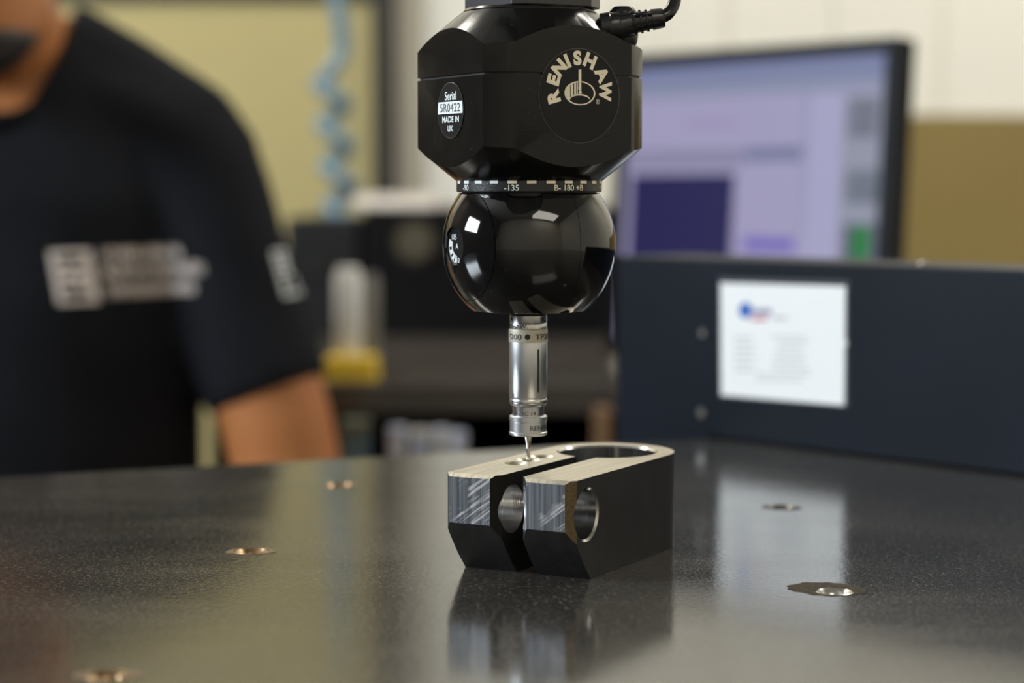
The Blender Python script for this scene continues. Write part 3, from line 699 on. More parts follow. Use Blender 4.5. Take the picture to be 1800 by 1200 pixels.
side = [(-0.42, 0.0003), (s_edge, 0.0003), (s_edge, -0.10), (s_left, -0.10), (s_left, ZC), (-0.42, ZC)]
bm = bmesh.new()
fa = [bm.verts.new(cv(s, z)) for s, z in side]; fb = [bm.verts.new(cv(s, z, -0.055)) for s, z in side]
bm.faces.new(fa); bm.faces.new(list(reversed(fb)))
for i in range(len(side)): bm.faces.new((fa[i], fb[i], fb[(i + 1) % len(side)], fa[(i + 1) % len(side)]))
bmesh.ops.recalc_face_normals(bm, faces=bm.faces)
bmesh.ops.bevel(bm, geom=[e for e in bm.edges if e.calc_length() > 0.02], offset=0.0015, segments=2, affect='EDGES', profile=0.5)
keep(obj('cover_shell', bm, M_cover), cover)
M_screw = mat('screw_steel', (0.42, 0.40, 0.38), 0.30, 1.0)
def on_face(s, z, r, h, n=20):
    return cyl_bm(r, -0.0005, h, n, lambda x, y, t: cv(s + x, z + y, t))
for px, py, r in ((1238, 585, 2.0), (1236, 725, 2.6)):
    s_, z_ = face_hit(px, py)
    o_ = keep(obj('screw', on_face(s_, z_, r * MM, 0.0016), M_screw), cover); bpy.context.view_layer.update()
s_, _ = face_hit(1610, 460)
keep(obj('screw', lathe_bm([(0, ZC - .001), (.0026, ZC - .001), (.0026, ZC + .0010), (.0018, ZC + .002), (0, ZC + .0024)], 20, cv(s_, 0, -0.006)[:2]), M_screw, auto=30), cover)
# label
M_paper = mat('label_paper', (0.86, 0.87, 0.87), 0.55)
M_pocket = mat('label_pocket', (0.055, 0.06, 0.075), 0.3)
L4 = [face_hit(*p) for p in ((1269, 497), (1488, 503), (1486, 712), (1270, 694))]
def quad_plate(q, d0, d1, m, name):
    bm = bmesh.new(); a = [bm.verts.new(cv(s, z, d0)) for s, z in q]; b = [bm.verts.new(cv(s, z, d1)) for s, z in q]
    bm.faces.new(a); bm.faces.new(list(reversed(b)))
    for i in range(4): bm.faces.new((a[i], a[(i + 1) % 4], b[(i + 1) % 4], b[i]))
    return keep(obj(name, bm, m), cover)
ctr = (sum(q[0] for q in L4) / 4, sum(q[1] for q in L4) / 4)
quad_plate([face_hit(*p) for p in ((1264, 487), (1493, 493), (1491, 716), (1265, 698))], 0.0, 0.0004, M_pocket, 'label_pocket')
paper_ = quad_plate(L4, 0.0004, 0.0010, M_paper, 'paper_label')
s_, z_ = face_hit(1484, 603); keep(obj('label_tab', on_face(s_, z_, 2.4 * MM, 0.0013, 24), M_paper), cover)
s_, z_ = face_hit(1477, 705); keep(obj('label_tab', on_face(s_, z_, 2.0 * MM, 0.0013, 24), M_paper), cover)
def pr(pts, m, name, d=0.00115):
    bm = bmesh.new(); bm.faces.new([bm.verts.new(cv(*face_hit(*p), d)) for p in pts]); keep(obj(name, bm, m), paper_)
M_pblue = mat('print_blue', (0.02, 0.13, 0.50), 0.5); M_pnavy = mat('print_navy', (0.05, 0.05, 0.25), 0.5); M_pred = mat('print_red', (0.60, 0.10, 0.14), 0.5)
M_pgrey = mat('print_grey', (0.50, 0.52, 0.55), 0.5)
pr([(1313 + 12 * math.cos(2 * pi * i / 20), 545 + 14 * math.sin(2 * pi * i / 20)) for i in range(20)], M_pblue, 'label_emblem')
for i in range(5): pr([(1327 + 6.6 * i, 542), (1331 + 6.6 * i, 542), (1331 + 6.6 * i, 553), (1327 + 6.6 * i, 553)], M_pnavy, 'label_print')
pr([(1322, 557), (1352, 557), (1350, 563), (1324, 563)], M_pred, 'label_print')
pr([(1360, 556), (1386, 556), (1386, 561), (1360, 561)], M_pgrey, 'label_print')
rl = random.Random(5)
for r in range(6):
    y = 592 + r * 11.5
    pr([(1294, y), (1294 + rl.uniform(18, 44), y), (1320, y + 3), (1294, y + 3)], M_pgrey, 'label_print')
for r in range(9):
    y = 590 + r * 9.5
    x0 = 1364 + rl.uniform(-6, 6) if r < 7 else 1330
    x1 = 1418 + rl.uniform(-8, 12); pr([(x0, y), (x1, y + .6), (x1, y + 3), (x0, y + 2.4)], M_pgrey, 'label_print')

# ================================================================== MONITOR on its desk
M_bezel = mat('monitor_bezel', (0.007, 0.009, 0.014), 0.5, spec=0.2)
dR, dL = 1.70, 1.955
TR, TL = P(1583, 64, dR), P(1092, 104, dL)
mx_ = (TL - TR); mx_.z = 0; WM = mx_.length; mx_.normalize()     # to the left
lean = Vector((0, 0, 1)) 
mn = Vector((-mx_.y, mx_.x, 0)); mn = -mn if mn.y > 0 else mn
mup = (Vector((0, 0, 1)) - mn * 0.10 * -1).normalized()
mup = (Vector((0, 0, 1)) - mn * 0.06).normalized(); mnn = mx_.cross(mup); mnn = -mnn if mnn.y > 0 else mnn
HM = 0.283
mon = thing('computer_monitor', 'flat black-framed computer monitor showing measuring software behind the cover', 'monitor', (TR.x, TR.y, -0.13))
def mp_(a, b, d=0.0): return TR + mx_ * a - mup * b + mnn * d
def mhit(px, py):
    d = ray(px, py); o_ = Vector((0, 0, CAM_H)); t = (TR - o_).dot(mnn) / d.dot(mnn); q = o_ + d * t - TR
    return q.dot(mx_), -q.dot(mup)
def mplate(a0, a1, b0, b1, d0, d1, m, name, bev=0):
    bm = bmesh.new(); Q = [(a0, b0), (a1, b0), (a1, b1), (a0, b1)]
    A = [bm.verts.new(mp_(a, b, d0)) for a, b in Q]; B = [bm.verts.new(mp_(a, b, d1)) for a, b in Q]
    bm.faces.new(A); bm.faces.new(list(reversed(B)))
    for i in range(4): bm.faces.new((A[i], A[(i + 1) % 4], B[(i + 1) % 4], B[i]))
    bmesh.ops.recalc_face_normals(bm, faces=bm.faces)
    if bev: bmesh.ops.bevel(bm, geom=bm.edges[:], offset=bev, segments=2, affect='EDGES', profile=0.5)
    return keep(obj(name, bm, m), mon)
BZ = 0.013
mplate(0, WM, 0, HM, -0.022, -0.004, M_bezel, 'housing', 0.003)
mplate(0, WM, 0, BZ, -0.004, 0.003, M_bezel, 'bezel', 0.001); mplate(0, WM, HM - BZ - .004, HM, -0.004, 0.003, M_bezel, 'bezel', 0.001)
mplate(0, BZ, BZ, HM - BZ - .004, -0.004, 0.003, M_bezel, 'bezel', 0.001); mplate(WM - BZ, WM, BZ, HM - BZ - .004, -0.004, 0.003, M_bezel, 'bezel', 0.001)
def scr(name, c, k=1.0):
    l_ = lin(c); return mat('screen_' + name, (0.01, 0.01, 0.01), 0.5, spec=0.1, emis=l_, estr=0.92 * k)
screen_ = mplate(BZ, WM - BZ, BZ, HM - BZ - .004, -0.004, -0.001, scr('base', (163, 158, 192)), 'screen')
def ui(px0, py0, px1, py1, c, name='screen_window', d=-0.0009):
    a0, b0 = mhit(px1, py0); a1, b1 = mhit(px0, py0); _, b1b = mhit((px0 + px1) / 2, py1)
    b0 = (b0 + b1) / 2
    a0 = max(a0, BZ); a1 = min(a1, WM - BZ); b0 = max(b0, BZ); b1b = min(b1b, HM - BZ - .004)
    nm = 'c%d_%d_%d' % c
    o_ = mplate(a0, a1, b0, b1b, d, d + 0.0003, scr(nm, c), name); keep(o_, screen_)
ui(1090, 60, 1590, 118, (128, 134, 172), 'screen_toolbar'); ui(1090, 120, 1590, 142, (120, 130, 165), 'screen_toolbar')
ui(1090, 144, 1590, 166, (140, 146, 172), 'screen_toolbar')
ui(1090, 262, 1305, 296, (140, 138, 168))
ui(1110, 306, 1290, 470, (38, 36, 84))
ui(1308, 258, 1410, 282, (118, 122, 156)); ui(1306, 418, 1395, 440, (112, 100, 186))
ui(1425, 165, 1482, 470, (168, 166, 200)); ui(1416, 165, 1424, 420, (150, 150, 182))
ui(1484, 165, 1552, 470, (146, 150, 168))
ui(1492, 172, 1544, 242, (34, 30, 52)); ui(1486, 298, 1544, 356, (34, 56, 64)); ui(1482, 394, 1540, 470, (30, 38, 60)); ui(1498, 398, 1528, 456, (30, 122, 58), d=-0.0006)
ui(1206, 208, 1292, 224, (160, 148, 186))
mc = mp_(WM / 2, HM, -0.03); zdesk = -0.13
keep(obj('stand_neck', tube_bm([mp_(WM / 2, HM * .6, -0.030), Vector((mc.x, mc.y, zdesk + .012)) - mnn * 0.04], [.02, .024], 20), M_bezel, smooth=True), mon)
bc = Vector((mc.x, mc.y, 0)) - mnn * 0.02
keep(obj('stand_base', lathe_bm([(0, zdesk), (.10, zdesk), (.10, zdesk + .006), (.03, zdesk + .016), (0, zdesk + .016)], 40, bc[:2]), M_bezel, auto=30), mon)
M_desk = mat('desk_laminate', (0.10, 0.085, 0.065), 0.4, noise=0.2, nscale=8)
desk = thing('computer_desk', 'low computer desk under the monitor', 'desk', (0.55, 1.8, FLOOR))
keep(obj('desk_top', box_bm(0.125, 1.05, 1.50, 2.25, zdesk - 0.03, zdesk, 0.002), M_desk), desk)
for xx, yy in ((0.14, 1.52), (1.0, 1.52), (0.14, 2.2), (1.0, 2.2)):
    keep(obj('leg', box_bm(xx, xx + .035, yy, yy + .035, FLOOR, zdesk - .03, 0.002), M_frame), desk)

# ================================================================== WORKBENCH with equipment
M_bench = mat('bench_top', (0.06, 0.052, 0.045), 0.2, noise=0.25, nscale=12)
M_dark = mat('bench_dark', (0.014, 0.014, 0.016), 0.5)
ZBn = -0.04
bench = thing('workbench', 'dark workbench with a glossy top behind the probe', 'workbench', (-0.08, 2.2, FLOOR))
keep(obj('bench_top', box_bm(-0.265, 0.118, 1.78, 2.75, ZBn - 0.028, ZBn, 0.002), M_bench), bench)
keep(obj('lower_shelf', box_bm(-0.135, 0.115, 1.64, 2.28, -0.138, -0.122, 0.001), M_dark), bench)
keep(obj('side_panel', box_bm(-0.265, -0.247, 1.80, 2.75, FLOOR, ZBn - .028, 0.001), M_dark), bench)
keep(obj('side_panel', box_bm(0.100, 0.118, 1.80, 2.75, FLOOR, ZBn - .028, 0.001), M_dark), bench)
keep(obj('back_panel', box_bm(-0.247, 0.100, 2.30, 2.32, FLOOR, ZBn - .028), M_dark), bench)
keep(obj('front_panel', box_bm(-0.247, 0.100, 1.83, 1.85, FLOOR, -0.138), M_dark), bench)
M_case = mat('case_black', (0.006, 0.006, 0.007), 0.5, spec=0.15)
M_case2 = mat('case_grey', (0.020, 0.020, 0.0215), 0.6, spec=0.2)
# control unit
YB2 = 2.36
zc_top = P(800, 366, YB2).z
cu_ = thing('control_unit', 'large black control unit with a round dial behind the probe', 'control unit', (-0.03, YB2, ZBn))
x0, x1 = P(640, 500, YB2).x, P(1083, 500, YB2).x
keep(obj('case', box_bm(x0, x1, YB2, YB2 + 0.28, ZBn, zc_top, 0.003), M_case), cu_)
q = P(730, 425, YB2)
keep(obj('dial', cyl_bm(0.020, 0.0, 0.012, 32, lambda x, y, t: (q.x + x, YB2 - t, q.z + y)), mat('dial_bronze', (0.10, 0.085, 0.055), 0.4, noise=0.3, nscale=60)), cu_)
keep(obj('dial_ring', cyl_bm(0.026, 0.0, 0.004, 32, lambda x, y, t: (q.x + x, YB2 - t, q.z + y)), mat('dial_ring', (0.03, 0.026, 0.02), 0.4)), cu_)
for kx in range(3):
    z_ = ZBn + 0.02 + 0.035 * kx
    keep(obj('face_panel', box_bm(x0 + .08, x1 - .01, YB2 - .003, YB2, z_, z_ + .030, 0.0008), M_case), cu_)
# grey cabinet
gc = thing('grey_equipment_case', 'dark grey equipment case standing left of the black control unit', 'equipment case', (-0.21, 2.3, ZBn))
xa, xb = -0.262, P(637, 500, 2.36).x - 0.002
keep(obj('case', box_bm(xa, xb, 2.37, 2.66, ZBn, P(560, 383, 2.37).z, 0.004), M_case2), gc)
keep(obj('front_door', box_bm(xa + .004, xb - .004, 2.366, 2.37, ZBn + .004, P(560, 388, 2.37).z, 0.001), M_case2), gc)
z_ = P(560, 470, 2.37).z
keep(obj('door_handle', box_bm(xa + .03, xb - .03, 2.357, 2.366, z_ - .004, z_, 0.001), M_frame), gc)
# papers on the control unit
M_pinkpaper = mat('loose_paper', (0.78, 0.72, 0.66), 0.7)
pp = thing('paper_stack', 'pale stack of papers lying on the black control unit', 'paper', (-0.12, 2.45, zc_top))
zz = zc_top + 0.0002
for kx in range(5):
    th = 0.0028
    xo = random.uniform(-.006, .006)
    keep(obj('sheet_bundle', box_bm(P(625, 350, 2.4).x + xo, P(768, 350, 2.4).x + xo * .5, 2.372 + .004 * kx, 2.58, zz, zz + th, 0.0004, 1), M_pinkpaper), pp); zz += th + 0.00005
# yellow holder and silver canisters
yh = P(614, 667, 1.83)
yb_ = thing('yellow_block', 'small bright yellow block on the workbench beside the arm', 'block', (yh.x, yh.y, ZBn))
xA, xB = P(571, 650, 1.815).x, P(661, 650, 1.815).x; ztop = ZBn + 0.0195
keep(obj('body', box_bm(xA, xB, 1.81, 1.855, ZBn + .0002, ztop, 0.003), mat('yellow_plastic', (0.90, 0.62, 0.05), 0.4)), yb_)
keep(obj('base_plate', box_bm(xA - .001, xB + .001, 1.808, 1.857, ZBn + .0001, ZBn + .003, 0.0005), mat('yellow_plastic', (0.72, 0.5, 0.045))), yb_)
M_can = mat('canister_silver', (0.88, 0.88, 0.86), 0.45, 0.0)
M_can2 = mat('canister_grey', (0.22, 0.215, 0.20), 0.4, 0.0)
def can(name, label, px, wpx, ptop, d, m, z0):
    c = P(px, 600, d); r = wpx / 2 / F_PX * d; zt = P(px, ptop, d).z
    t = thing(name, label, 'canister', (c.x, c.y, z0))
    keep(obj('body', lathe_bm([(0, z0 + .0001), (r * .95, z0 + .0001), (r, z0 + .001), (r, zt - .007), (r * .86, zt - .0045), (0, zt - .0045)], 40, (c.x, c.y)), m, auto=35), t)
    keep(obj('cap', lathe_bm([(0, zt - .0045), (r * .80, zt - .0045), (r * .80, zt - .001), (r * .7, zt), (0, zt)], 40, (c.x, c.y)), m, auto=35), t)
can('silver_canister', 'bright silver canister standing on the yellow block', 612, 48, 470, 1.832, M_can, ztop)
can('grey_canister', 'slim grey canister standing beside the bright silver one', 653, 28, 482, 1.875, M_can2, ZBn)
# things on the lower shelf
M_bw = [mat('spool_%d' % i, c, 0.5) for i, c in enumerate(((0.52, 0.54, 0.62), (0.42, 0.46, 0.58), (0.50, 0.49, 0.47)))]
zs = -0.122
for i, (px, wpx, pt, pos) in enumerate(((699, 34, 752, 'leftmost'), (738, 36, 757, 'second from the left'), (775, 30, 755, 'third from the left'), (806, 28, 760, 'rightmost'))):
    c = P(px, 780, 1.70); r = wpx / 2 / F_PX * 1.70; zt = P(px, pt, 1.69).z
    t = thing('small_pot', 'small bluish white pot on the low bench shelf, %s of four' % pos, 'pot', (c.x, c.y, zs), 'pots on the low shelf')
    keep(obj('pot_body', lathe_bm([(0, zs), (r * .9, zs), (r, zs + .002), (r, zt - .006), (0, zt - .006)], 28, (c.x, c.y)), M_bw[i % 3], auto=35), t)
    keep(obj('lid', lathe_bm([(0, zt - .006), (r * 1.05, zt - .006), (r * 1.05, zt - .001), (r * .95, zt), (0, zt)], 28, (c.x, c.y)), M_bw[(i + 1) % 3], auto=35), t)
xa2, xb2 = P(600, 770, 1.74).x, P(646, 770, 1.74).x; zt2 = P(620, 742, 1.74).z
tb = thing('teal_box', 'small teal box on the low bench shelf beside the arm', 'box', (xa2, 1.75, zs))
keep(obj('box_body', box_bm(xa2, xb2, 1.74, 1.775, zs + .0001, zt2 - .012, 0.001), mat('teal_card', (0.09, 0.16, 0.19), 0.5, noise=0.3, nscale=60)), tb)
keep(obj('lid', box_bm(xa2 - .001, xb2 + .001, 1.739, 1.776, zt2 - .012, zt2, 0.001), mat('olive_card', (0.10, 0.11, 0.075), 0.5)), tb)
xa3, xb3 = P(1046, 740, 1.72).x, P(1075, 740, 1.72).x; zt3 = P(1060, 722, 1.72).z
cb_ = thing('brown_carton', 'small brown carton on the low bench shelf below the probe', 'carton', (xa3, 1.73, zs))
keep(obj('carton_body', box_bm(xa3, xb3, 1.72, 1.76, zs + .0001, zt3, 0.001), mat('brown_card', (0.16, 0.085, 0.04), 0.6)), cb_)
keep(obj('tape_strip', box_bm((xa3 + xb3) / 2 - .002, (xa3 + xb3) / 2 + .002, 1.7195, 1.7605, zs + .0001, zt3 + .0003), mat('brown_tape', (0.25, 0.15, 0.07), 0.3)), cb_)

# ================================================================== FRAMED YELLOW BOARD and COILED HOSE
YBd = 2.94
bd = thing('framed_board', 'large pale yellow board in a dark frame behind the person', 'board', (-0.8, YBd, 0.0))
xr = P(680, 200, YBd).x; xl_ = -1.75; zb_, zt_b = -0.60, P(500, -14, YBd).z
keep(obj('board', box_bm(xl_, xr - .01, YBd + .012, YBd + .04, zb_, zt_b + .01), M_board), bd)
keep(obj('frame_post', box_bm(xr - .020, xr + .012, YBd - .01, YBd + .045, zb_ - .02, zt_b + .35, 0.002), M_frame), bd)
keep(obj('frame_post', box_bm(xl_ - .006, xl_ + .017, YBd - .01, YBd + .045, zb_ - .02, zt_b + .35, 0.002), M_frame), bd)
keep(obj('frame_rail', box_bm(xl_ + .017, xr - .017, YBd + .006, YBd + .045, zt_b - .012, zt_b + .012, 0.002), M_frame), bd)
keep(obj('frame_rail', box_bm(xl_ + .017, xr - .017, YBd - .01, YBd + .045, zb_ - .02, zb_ + .005, 0.002), M_frame), bd)
keep(obj('upper_board', box_bm(xl_, xr - .01, YBd + .012, YBd + .04, zt_b + .012, zt_b + .35), M_board), bd)
M_hose = mat('hose_blue', (0.15, 0.245, 0.31), 0.25, trans=0.0)
yh_ = 2.62
hs = [P(589, -150, yh_), P(590, -60, yh_), P(592, 0, yh_), P(600, 60, yh_), P(600, 95, yh_), P(580, 128, yh_ - .01)]
cc = P(582, 150, yh_); zc0 = P(580, 148, yh_).z; zc1 = P(580, 400, yh_).z
turns = 3.5; Rh = 0.0150
for i in range(0, int(turns * 20) + 1):
    t = i / 20; a = pi * 1.05 + 2 * pi * t
    hs.append(Vector((cc.x + 0.004 * t + Rh * math.cos(a), yh_ + Rh * math.sin(a), zc0 + (zc1 - zc0) * t / turns)))
hz = tag(obj('coiled_hose', tube_bm(spline(hs, 3), 0.0105, 12), M_hose, smooth=True), 'blue coiled air hose hanging in front of the yellow board', 'hose')

# ================================================================== SEATED PERSON
CX, CY = P(-15, 300, 1.68).x, 1.72
M_skin = mat('skin', (0.46, 0.175, 0.055), 0.5, noise=0.12, nscale=30)
M_shirt = mat('shirt_black', (0.0105, 0.0118, 0.0155), 0.9, spec=0.12, noise=0.3, nscale=12, bump=0.4, bscale=18)
M_trous = mat('trousers_charcoal', (0.02, 0.02, 0.024), 0.85, spec=0.2)
M_hair = mat('hair_dark', (0.012, 0.010, 0.009), 0.6, bump=0.5, bscale=400)
M_shoe = mat('shoe_black', (0.015, 0.014, 0.013), 0.4)
def loft(bm, rows, n=28):
    "rows = (z, cx, cy, rx, ry[, dz_front]) horizontal ellipses, capped"
    R_ = []
    for row in rows:
        z, cx, cy, rx, ry = row[:5]; tf = row[5] if len(row) > 5 else 0
        R_.append([bm.verts.new((cx + rx * math.cos(2 * pi * i / n), cy + ry * math.sin(2 * pi * i / n), z + tf * math.sin(2 * pi * i / n))) for i in range(n)])
    for a, b in zip(R_, R_[1:]):
        for i in range(n): bm.faces.new((a[i], a[(i + 1) % n], b[(i + 1) % n], b[i]))
    bm.faces.new(list(reversed(R_[0]))); bm.faces.new(R_[-1])
def ball_in(bm, c, rx, ry, rz, n=12):
    bmesh.ops.create_uvsphere(bm, u_segments=n, v_segments=n, radius=1.0, matrix=Matrix.Translation(c) @ Matrix.Diagonal((rx, ry, rz, 1)))
def fused(bm, voxel, it=6):
    bmesh.ops.recalc_face_normals(bm, faces=bm.faces)
    o = obj('scratch', bm, None); r = o.modifiers.new('r', 'REMESH'); r.mode = 'VOXEL'; r.voxel_size = voxel
    s = o.modifiers.new('s', 'SMOOTH'); s.factor = 0.5; s.iterations = it
    me = baked(o); b = bmesh.new(); b.from_mesh(me); bpy.data.meshes.remove(me); return b
def torso_rows(g):
    return [(-0.44, CX, CY + .01, .150 + g, .120 + g), (-0.38, CX, CY + .01, .168 + g, .130 + g), (-0.28, CX, CY, .164 + g, .122 + g), (-0.15, CX, CY, .160 + g, .118 + g),
            (-0.05, CX, CY - .005, .160 + g, .118 + g), (0.05, CX, CY - .008, .170 + g, .120 + g), (0.12, CX, CY - .005, .172 + g, .112 + g),
            (0.175, CX, CY + .005, .162 + g, .094 + g), (0.215, CX, CY + .015, .128 + g, .078 + g), (0.245, CX, CY + .02, .094 + g, .066 + g), (0.272, CX, CY + .02, .070 + g, .058 + g)]
def arm_pts(sd):
    X = lambda x: x if sd > 0 else 2 * CX - x
    return [(X(CX + .09), 1.725, .165), (X(-.277), 1.715, .142), (X(-.236), 1.69, .05), (X(-.199), 1.672, -.043), (X(-.183), 1.662, -.125), (X(-.200), 1.60, -.175), (X(-.255), 1.47, -.225), (X(-.275), 1.42, -.242)]
# --- body: one continuous surface with head, neck, torso, arms and hands
body = bmesh.new()
loft(body, torso_rows(-0.006))
CH = 0.2215; HY = 1.625
tube_bm([(CX, CY + .015, .16), (CX, CY - .01, .235), (CX, CY - .055, .285), (CX, HY + .02, .34)], [.080, .0605, .056, .058], 24, body)
hr = [(0, .032, .030, -.052), (.012, .049, .048, -.038), (.03, .060, .064, -.024), (.055, .066, .080, -.010), (.09, .069, .090, 0), (.13, .074, .096, .002), (.17, .073, .095, .004), (.20, .060, .080, .008), (.222, .036, .048, .01), (.231, .012, .016, .01)]
loft(body, [(CH + z, CX, HY + o_, rx, ry) for z, rx, ry, o_ in hr])
tube_bm([(CX, HY - .088, CH + .135), (CX, HY - .103, CH + .105), (CX, HY - .113, CH + .086), (CX, HY - .090, CH + .078)], [.009, .012, .016, .010], 14, body)
for sx in (-1, 1):
    ball_in(body, Vector((CX + sx * .010, HY - .098, CH + .083)), .009, .010, .007)
    ball_in(body, Vector((CX + sx * .078, HY + .010, CH + .105)), .010, .020, .032)
    ball_in(body, Vector((CX + sx * .032, HY - .078, CH + .132)), .022, .016, .008)
tube_bm([(CX - .026, HY - .078, CH + .0505), (CX - .012, HY - .089, CH + .054), (CX + .012, HY - .089, CH + .054), (CX + .026, HY - .078, CH + .0505)], [.003, .006, .006, .003], 10, body)
tube_bm([(CX - .024, HY - .076, CH + .043), (CX, HY - .089, CH + .0405), (CX + .024, HY - .076, CH + .043)], [.003, .0075, .003], 10, body)
for sd in (1, -1):
    A = arm_pts(sd); X = lambda x: x if sd > 0 else 2 * CX - x
    tube_bm(spline(A, 4), [r for r in [v for a, b in zip([.066, .060, .050, .0465, .045, .041, .029, .027], [.060, .050, .0465, .045, .041, .029, .027, .027]) for v in [a + (b - a) * j / 4 for j in range(4)]]][:len(spline(A, 4))], 20, body)
    # palm down on the thigh, fingers spread towards the knee
    tube_bm([(X(-.275), 1.42, -.244), (X(-.283), 1.385, -.252), (X(-.290), 1.345, -.262)], [.024, .034, .036], 16, body, flat=0.55)
    for fi, (dx, ln) in enumerate(((-.030, .062), (-.010, .074), (.011, .078), (.031, .068))):
        b0 = Vector((X(-.290 - dx), 1.345, -.262)); sp = dx * 0.35
        tube_bm([b0 + Vector((0, .012, 0)), b0 + Vector((-sp * (1 if sd > 0 else -1), -ln * .45, .006)), b0 + Vector((-sp * 1.3 * (1 if sd > 0 else -1), -ln * .78, -.006)), b0 + Vector((-sp * 1.5 * (1 if sd > 0 else -1), -ln, -.020))], [.0095, .0085, .008, .0068], 10, body)
    tube_bm([(X(-.305), 1.39, -.255), (X(-.330), 1.365, -.258), (X(-.345), 1.335, -.266)], [.011, .0095, .008], 10, body)
body = fused(body, 0.0055, 5)
person = thing('person', 'person in a black short sleeved t-shirt seated behind the table, looking down', 'person', (CX, CY, FLOOR))
keep(obj('body', body, M_skin, smooth=True), person)
# --- t-shirt
sh = bmesh.new(); loft(sh, torso_rows(0.004)[1:])
for sd in (1, -1):
    tube_bm([(CX + sd * .045, CY + .02, .262), (CX + sd * .095, CY + .01, .222), (CX + sd * .15, CY, .176), (CX + sd * .175, CY - .005, .14)], [.030, .040, .050, .050], 18, sh)
    A = arm_pts(sd)[:4]; A[3] = tuple(Vector(A[3]) + Vector((0, 0, 0.001)))
    pts = spline(A, 4); rr = [.074, .068, .0575, .0535]; rad = [rr[min(i // 4, 2)] + (rr[min(i // 4 + 1, 3)] - rr[min(i // 4, 2)]) * ((i % 4) / 4 if i < 12 else 1) for i in range(len(pts))]
    tube_bm(pts, rad, 24, sh)
sh = fused(sh, 0.006, 18)
for v in sh.verts:                                     # soft cloth folds running from the shoulder
    q = v.co; f = math.sin(38 * (q.x - CX) + 26 * q.z) * math.sin(21 * q.z - 9 * q.x) + 0.6 * math.sin(60 * q.z + 17 * q.x)
    v.co += Vector((0, -1, 0)) * 0.0022 * f
nk = bmesh.new()
loft(nk, [(0.228, CX, CY - .014, .062, .078, .050), (0.27, CX, CY - .014, .063, .081, .050), (0.42, CX, CY - .014, .066, .09, .050)], 40)
bmesh.ops.recalc_face_normals(nk, faces=nk.faces)
sh = boolean(sh, [nk])
shirt = keep(obj('t_shirt', sh, M_shirt, smooth=True), person)
ring = [Vector((CX + .0630 * math.cos(2 * pi * i / 48), CY - .014 + .079 * math.sin(2 * pi * i / 48), .230 + .050 * math.sin(2 * pi * i / 48))) for i in range(49)]
keep(obj('collar_band', tube_bm(ring, 0.0055, 10), M_shirt, smooth=True), person)
# --- trousers, shoes
tr = bmesh.new()
loft(tr, [(-0.45, CX, CY + .01, .160, .128), (-0.38, CX, CY + .01, .178, .140), (-0.27, CX, CY, .172, .130), (-0.23, CX, CY, .168, .126)])
for sd in (1, -1):
    tube_bm(spline([(CX + sd * .085, 1.70, -.355), (CX + sd * .11, 1.45, -.360), (CX + sd * .13, 1.27, -.362), (CX + sd * .13, 1.235, -.45), (CX + sd * .13, 1.25, -.80)], 5),
            [.085] * 5 + [.086] * 5 + [.074] * 5 + [.066] * 5 + [.055], 20, tr)
keep(obj('trousers', fused(tr, 0.008, 6), M_trous, smooth=True), person)
for sd in (1, -1):
    s_ = bmesh.new(); x = CX + sd * .13
    loft(s_, [(FLOOR + .001, x, 1.185, .046, .132), (FLOOR + .02, x, 1.185, .050, .136), (FLOOR + .045, x, 1.20, .046, .118), (FLOOR + .075, x, 1.235, .040, .065)])
    keep(obj('shoe', fused(s_, 0.006, 4), M_shoe, smooth=True), person)
# --- hair, beard, eyes, brows
hb_ = bmesh.new()
loft(hb_, [(CH + z, CX, HY + o_, rx, ry) for z, rx, ry, o_ in ((.045, .045, .045, .055), (.09, .070, .070, .034), (.13, .0775, .078, .028), (.165, .0775, .086, .020), (.195, .069, .090, .006), (.222, .048, .062, .01), (.240, .016, .02, .01))])
keep(obj('hair', fused(hb_, 0.005, 3), M_hair, smooth=True), person)
bb = bmesh.new()
loft(bb, [(CH + z, CX, HY + o_, rx, ry) for z, rx, ry, o_ in ((-.010, .022, .024, -.052), (-.004, .040, .038, -.047), (.010, .052, .052, -.040), (.026, .0605, .063, -.030), (.031, .055, .052, -.029))])
keep(obj('beard', fused(bb, 0.004, 3), M_hair, smooth=True), person)
for sx in (-1, 1):
    e = bmesh.new(); ball_in(e, Vector((CX + sx * .032, HY - .081, CH + .117)), .013, .0085, .006)
    keep(obj('eye', e, mat('eye_white', (0.6, 0.58, 0.55), 0.2), smooth=True), person)
    keep(obj('eyebrow', tube_bm([(CX + sx * .016, HY - .092, CH + .138), (CX + sx * .034, HY - .092, CH + .143), (CX + sx * .052, HY - .078, CH + .138)], [.003, .004, .002], 8), M_hair, smooth=True), person)
# --- prints on chest and sleeve follow the cloth
shm = bmesh.new(); shm.from_mesh(shirt.data); tree = BVHTree.FromBMesh(shm)
def cloth(px, py):
    d = ray(px, py).normalized(); h = tree.ray_cast(Vector((0, 0, CAM_H)), d)
    return (h[0] - d * 0.0012) if h[0] is not None else None
M_print = mat('shirt_print', (0.80, 0.72, 0.68), 0.8); M_print2 = mat('sleeve_print', (0.80, 0.84, 0.86), 0.8)
def print_quads(name, quads, m):
    bm = bmesh.new()
    for q in quads:
        n = 3
        g = [[None] * (n + 1) for _ in range(2)]
        for i in range(n + 1):
            t = i / n
            for k_, (a, b) in enumerate(((q[0], q[1]), (q[3], q[2]))): g[k_][i] = cloth(a[0] + (b[0] - a[0]) * t, a[1] + (b[1] - a[1]) * t)
        for i in range(n):
            c4 = (g[0][i], g[0][i + 1], g[1][i + 1], g[1][i])
            if all(c is not None for c in c4): bm.faces.new([bm.verts.new(c) for c in c4])
    return keep(obj(name, bm, m), person)
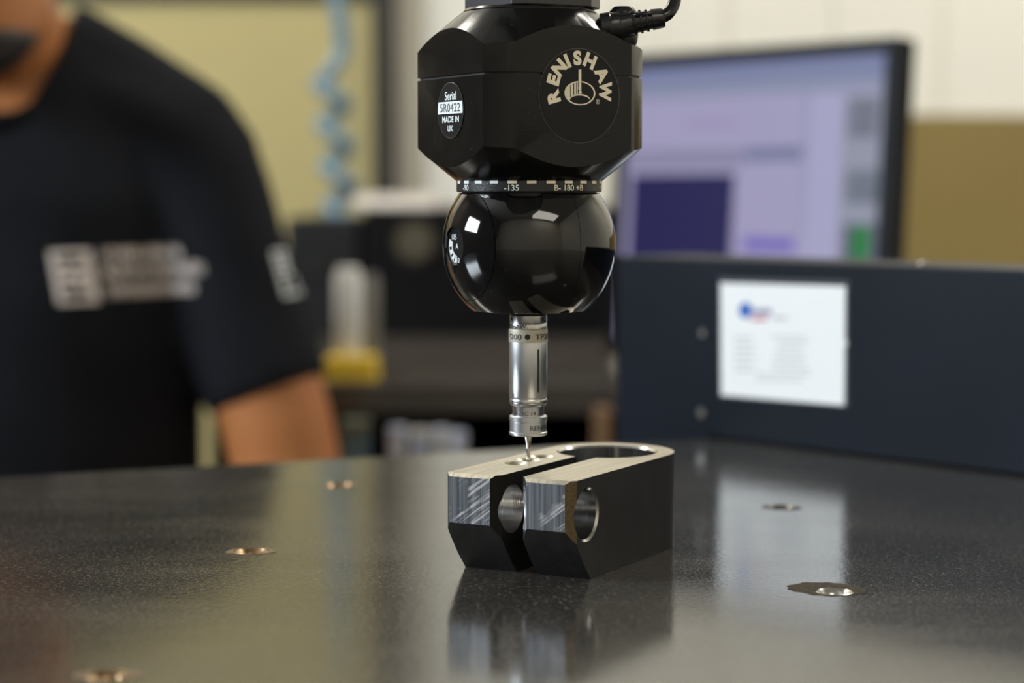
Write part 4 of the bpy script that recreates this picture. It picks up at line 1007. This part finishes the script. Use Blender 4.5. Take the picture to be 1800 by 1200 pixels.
def tilt(x, y): return (x + (y - 480) * 0.18, y - (x - 130) * 0.045)
def rect(x0, y0, x1, y1): return [tilt(x0, y0), tilt(x1, y0), tilt(x1, y1), tilt(x0, y1)]
em = [rect(92, 440, 166, 449), rect(92, 524, 166, 533), rect(92, 449, 104, 524), rect(150, 449, 166, 524), rect(104, 464, 150, 472), rect(104, 482, 150, 490), rect(104, 500, 150, 508), rect(118, 472, 130, 482), rect(130, 490, 142, 500)]
print_quads('chest_emblem', em, M_print)
rp = random.Random(11); quads = []
for (y0, y1, xe) in ((440, 460, 318), (470, 492, 345), (502, 524, 338)):
    x = 184
    while x < xe:
        wq = rp.uniform(5, 9); 
        quads.append(rect(x, y0, x + 3.4, y1)); quads.append(rect(x + 3.4, y0 + rp.choice((0, 8, 14)), x + wq, y0 + rp.choice((0, 8, 14)) + 5)); quads.append(rect(x + wq, y0 + 3, x + wq + 2.6, y1)); x += wq + rp.uniform(4.5, 7)
print_quads('chest_lettering', quads, M_print)
pq = []
for r in range(7):
    for c in range(4):
        if rp.random() < 0.12: continue
        bx, by = 478 + c * 12 + r * 3.3, 442 + r * 12 - c * 2.2; pq.append([(bx, by), (bx + 9, by - 2), (bx + 10.5, by + 6), (bx + 1.5, by + 8)])
print_quads('sleeve_emblem', pq, M_print2)
shm.free()
# --- stool
stool = thing('work_stool', 'round black work stool under the seated person', 'stool', (CX, CY, FLOOR))
keep(obj('seat', lathe_bm([(0, -.50), (.16, -.50), (.175, -.485), (.175, -.462), (.16, -.452), (0, -.452)], 48, (CX, CY)), M_shoe, auto=35), stool)
keep(obj('column', lathe_bm([(0, -.78), (.025, -.78), (.025, -.50), (0, -.50)], 24, (CX, CY)), M_screw, auto=35), stool)
for i in range(5):
    a = 2 * pi * i / 5 + .3
    keep(obj('leg', tube_bm([(CX + .015 * math.cos(a), CY + .015 * math.sin(a), -.775), (CX + .24 * math.cos(a), CY + .24 * math.sin(a), FLOOR + .018)], [.022, .016], 10), M_shoe), stool)
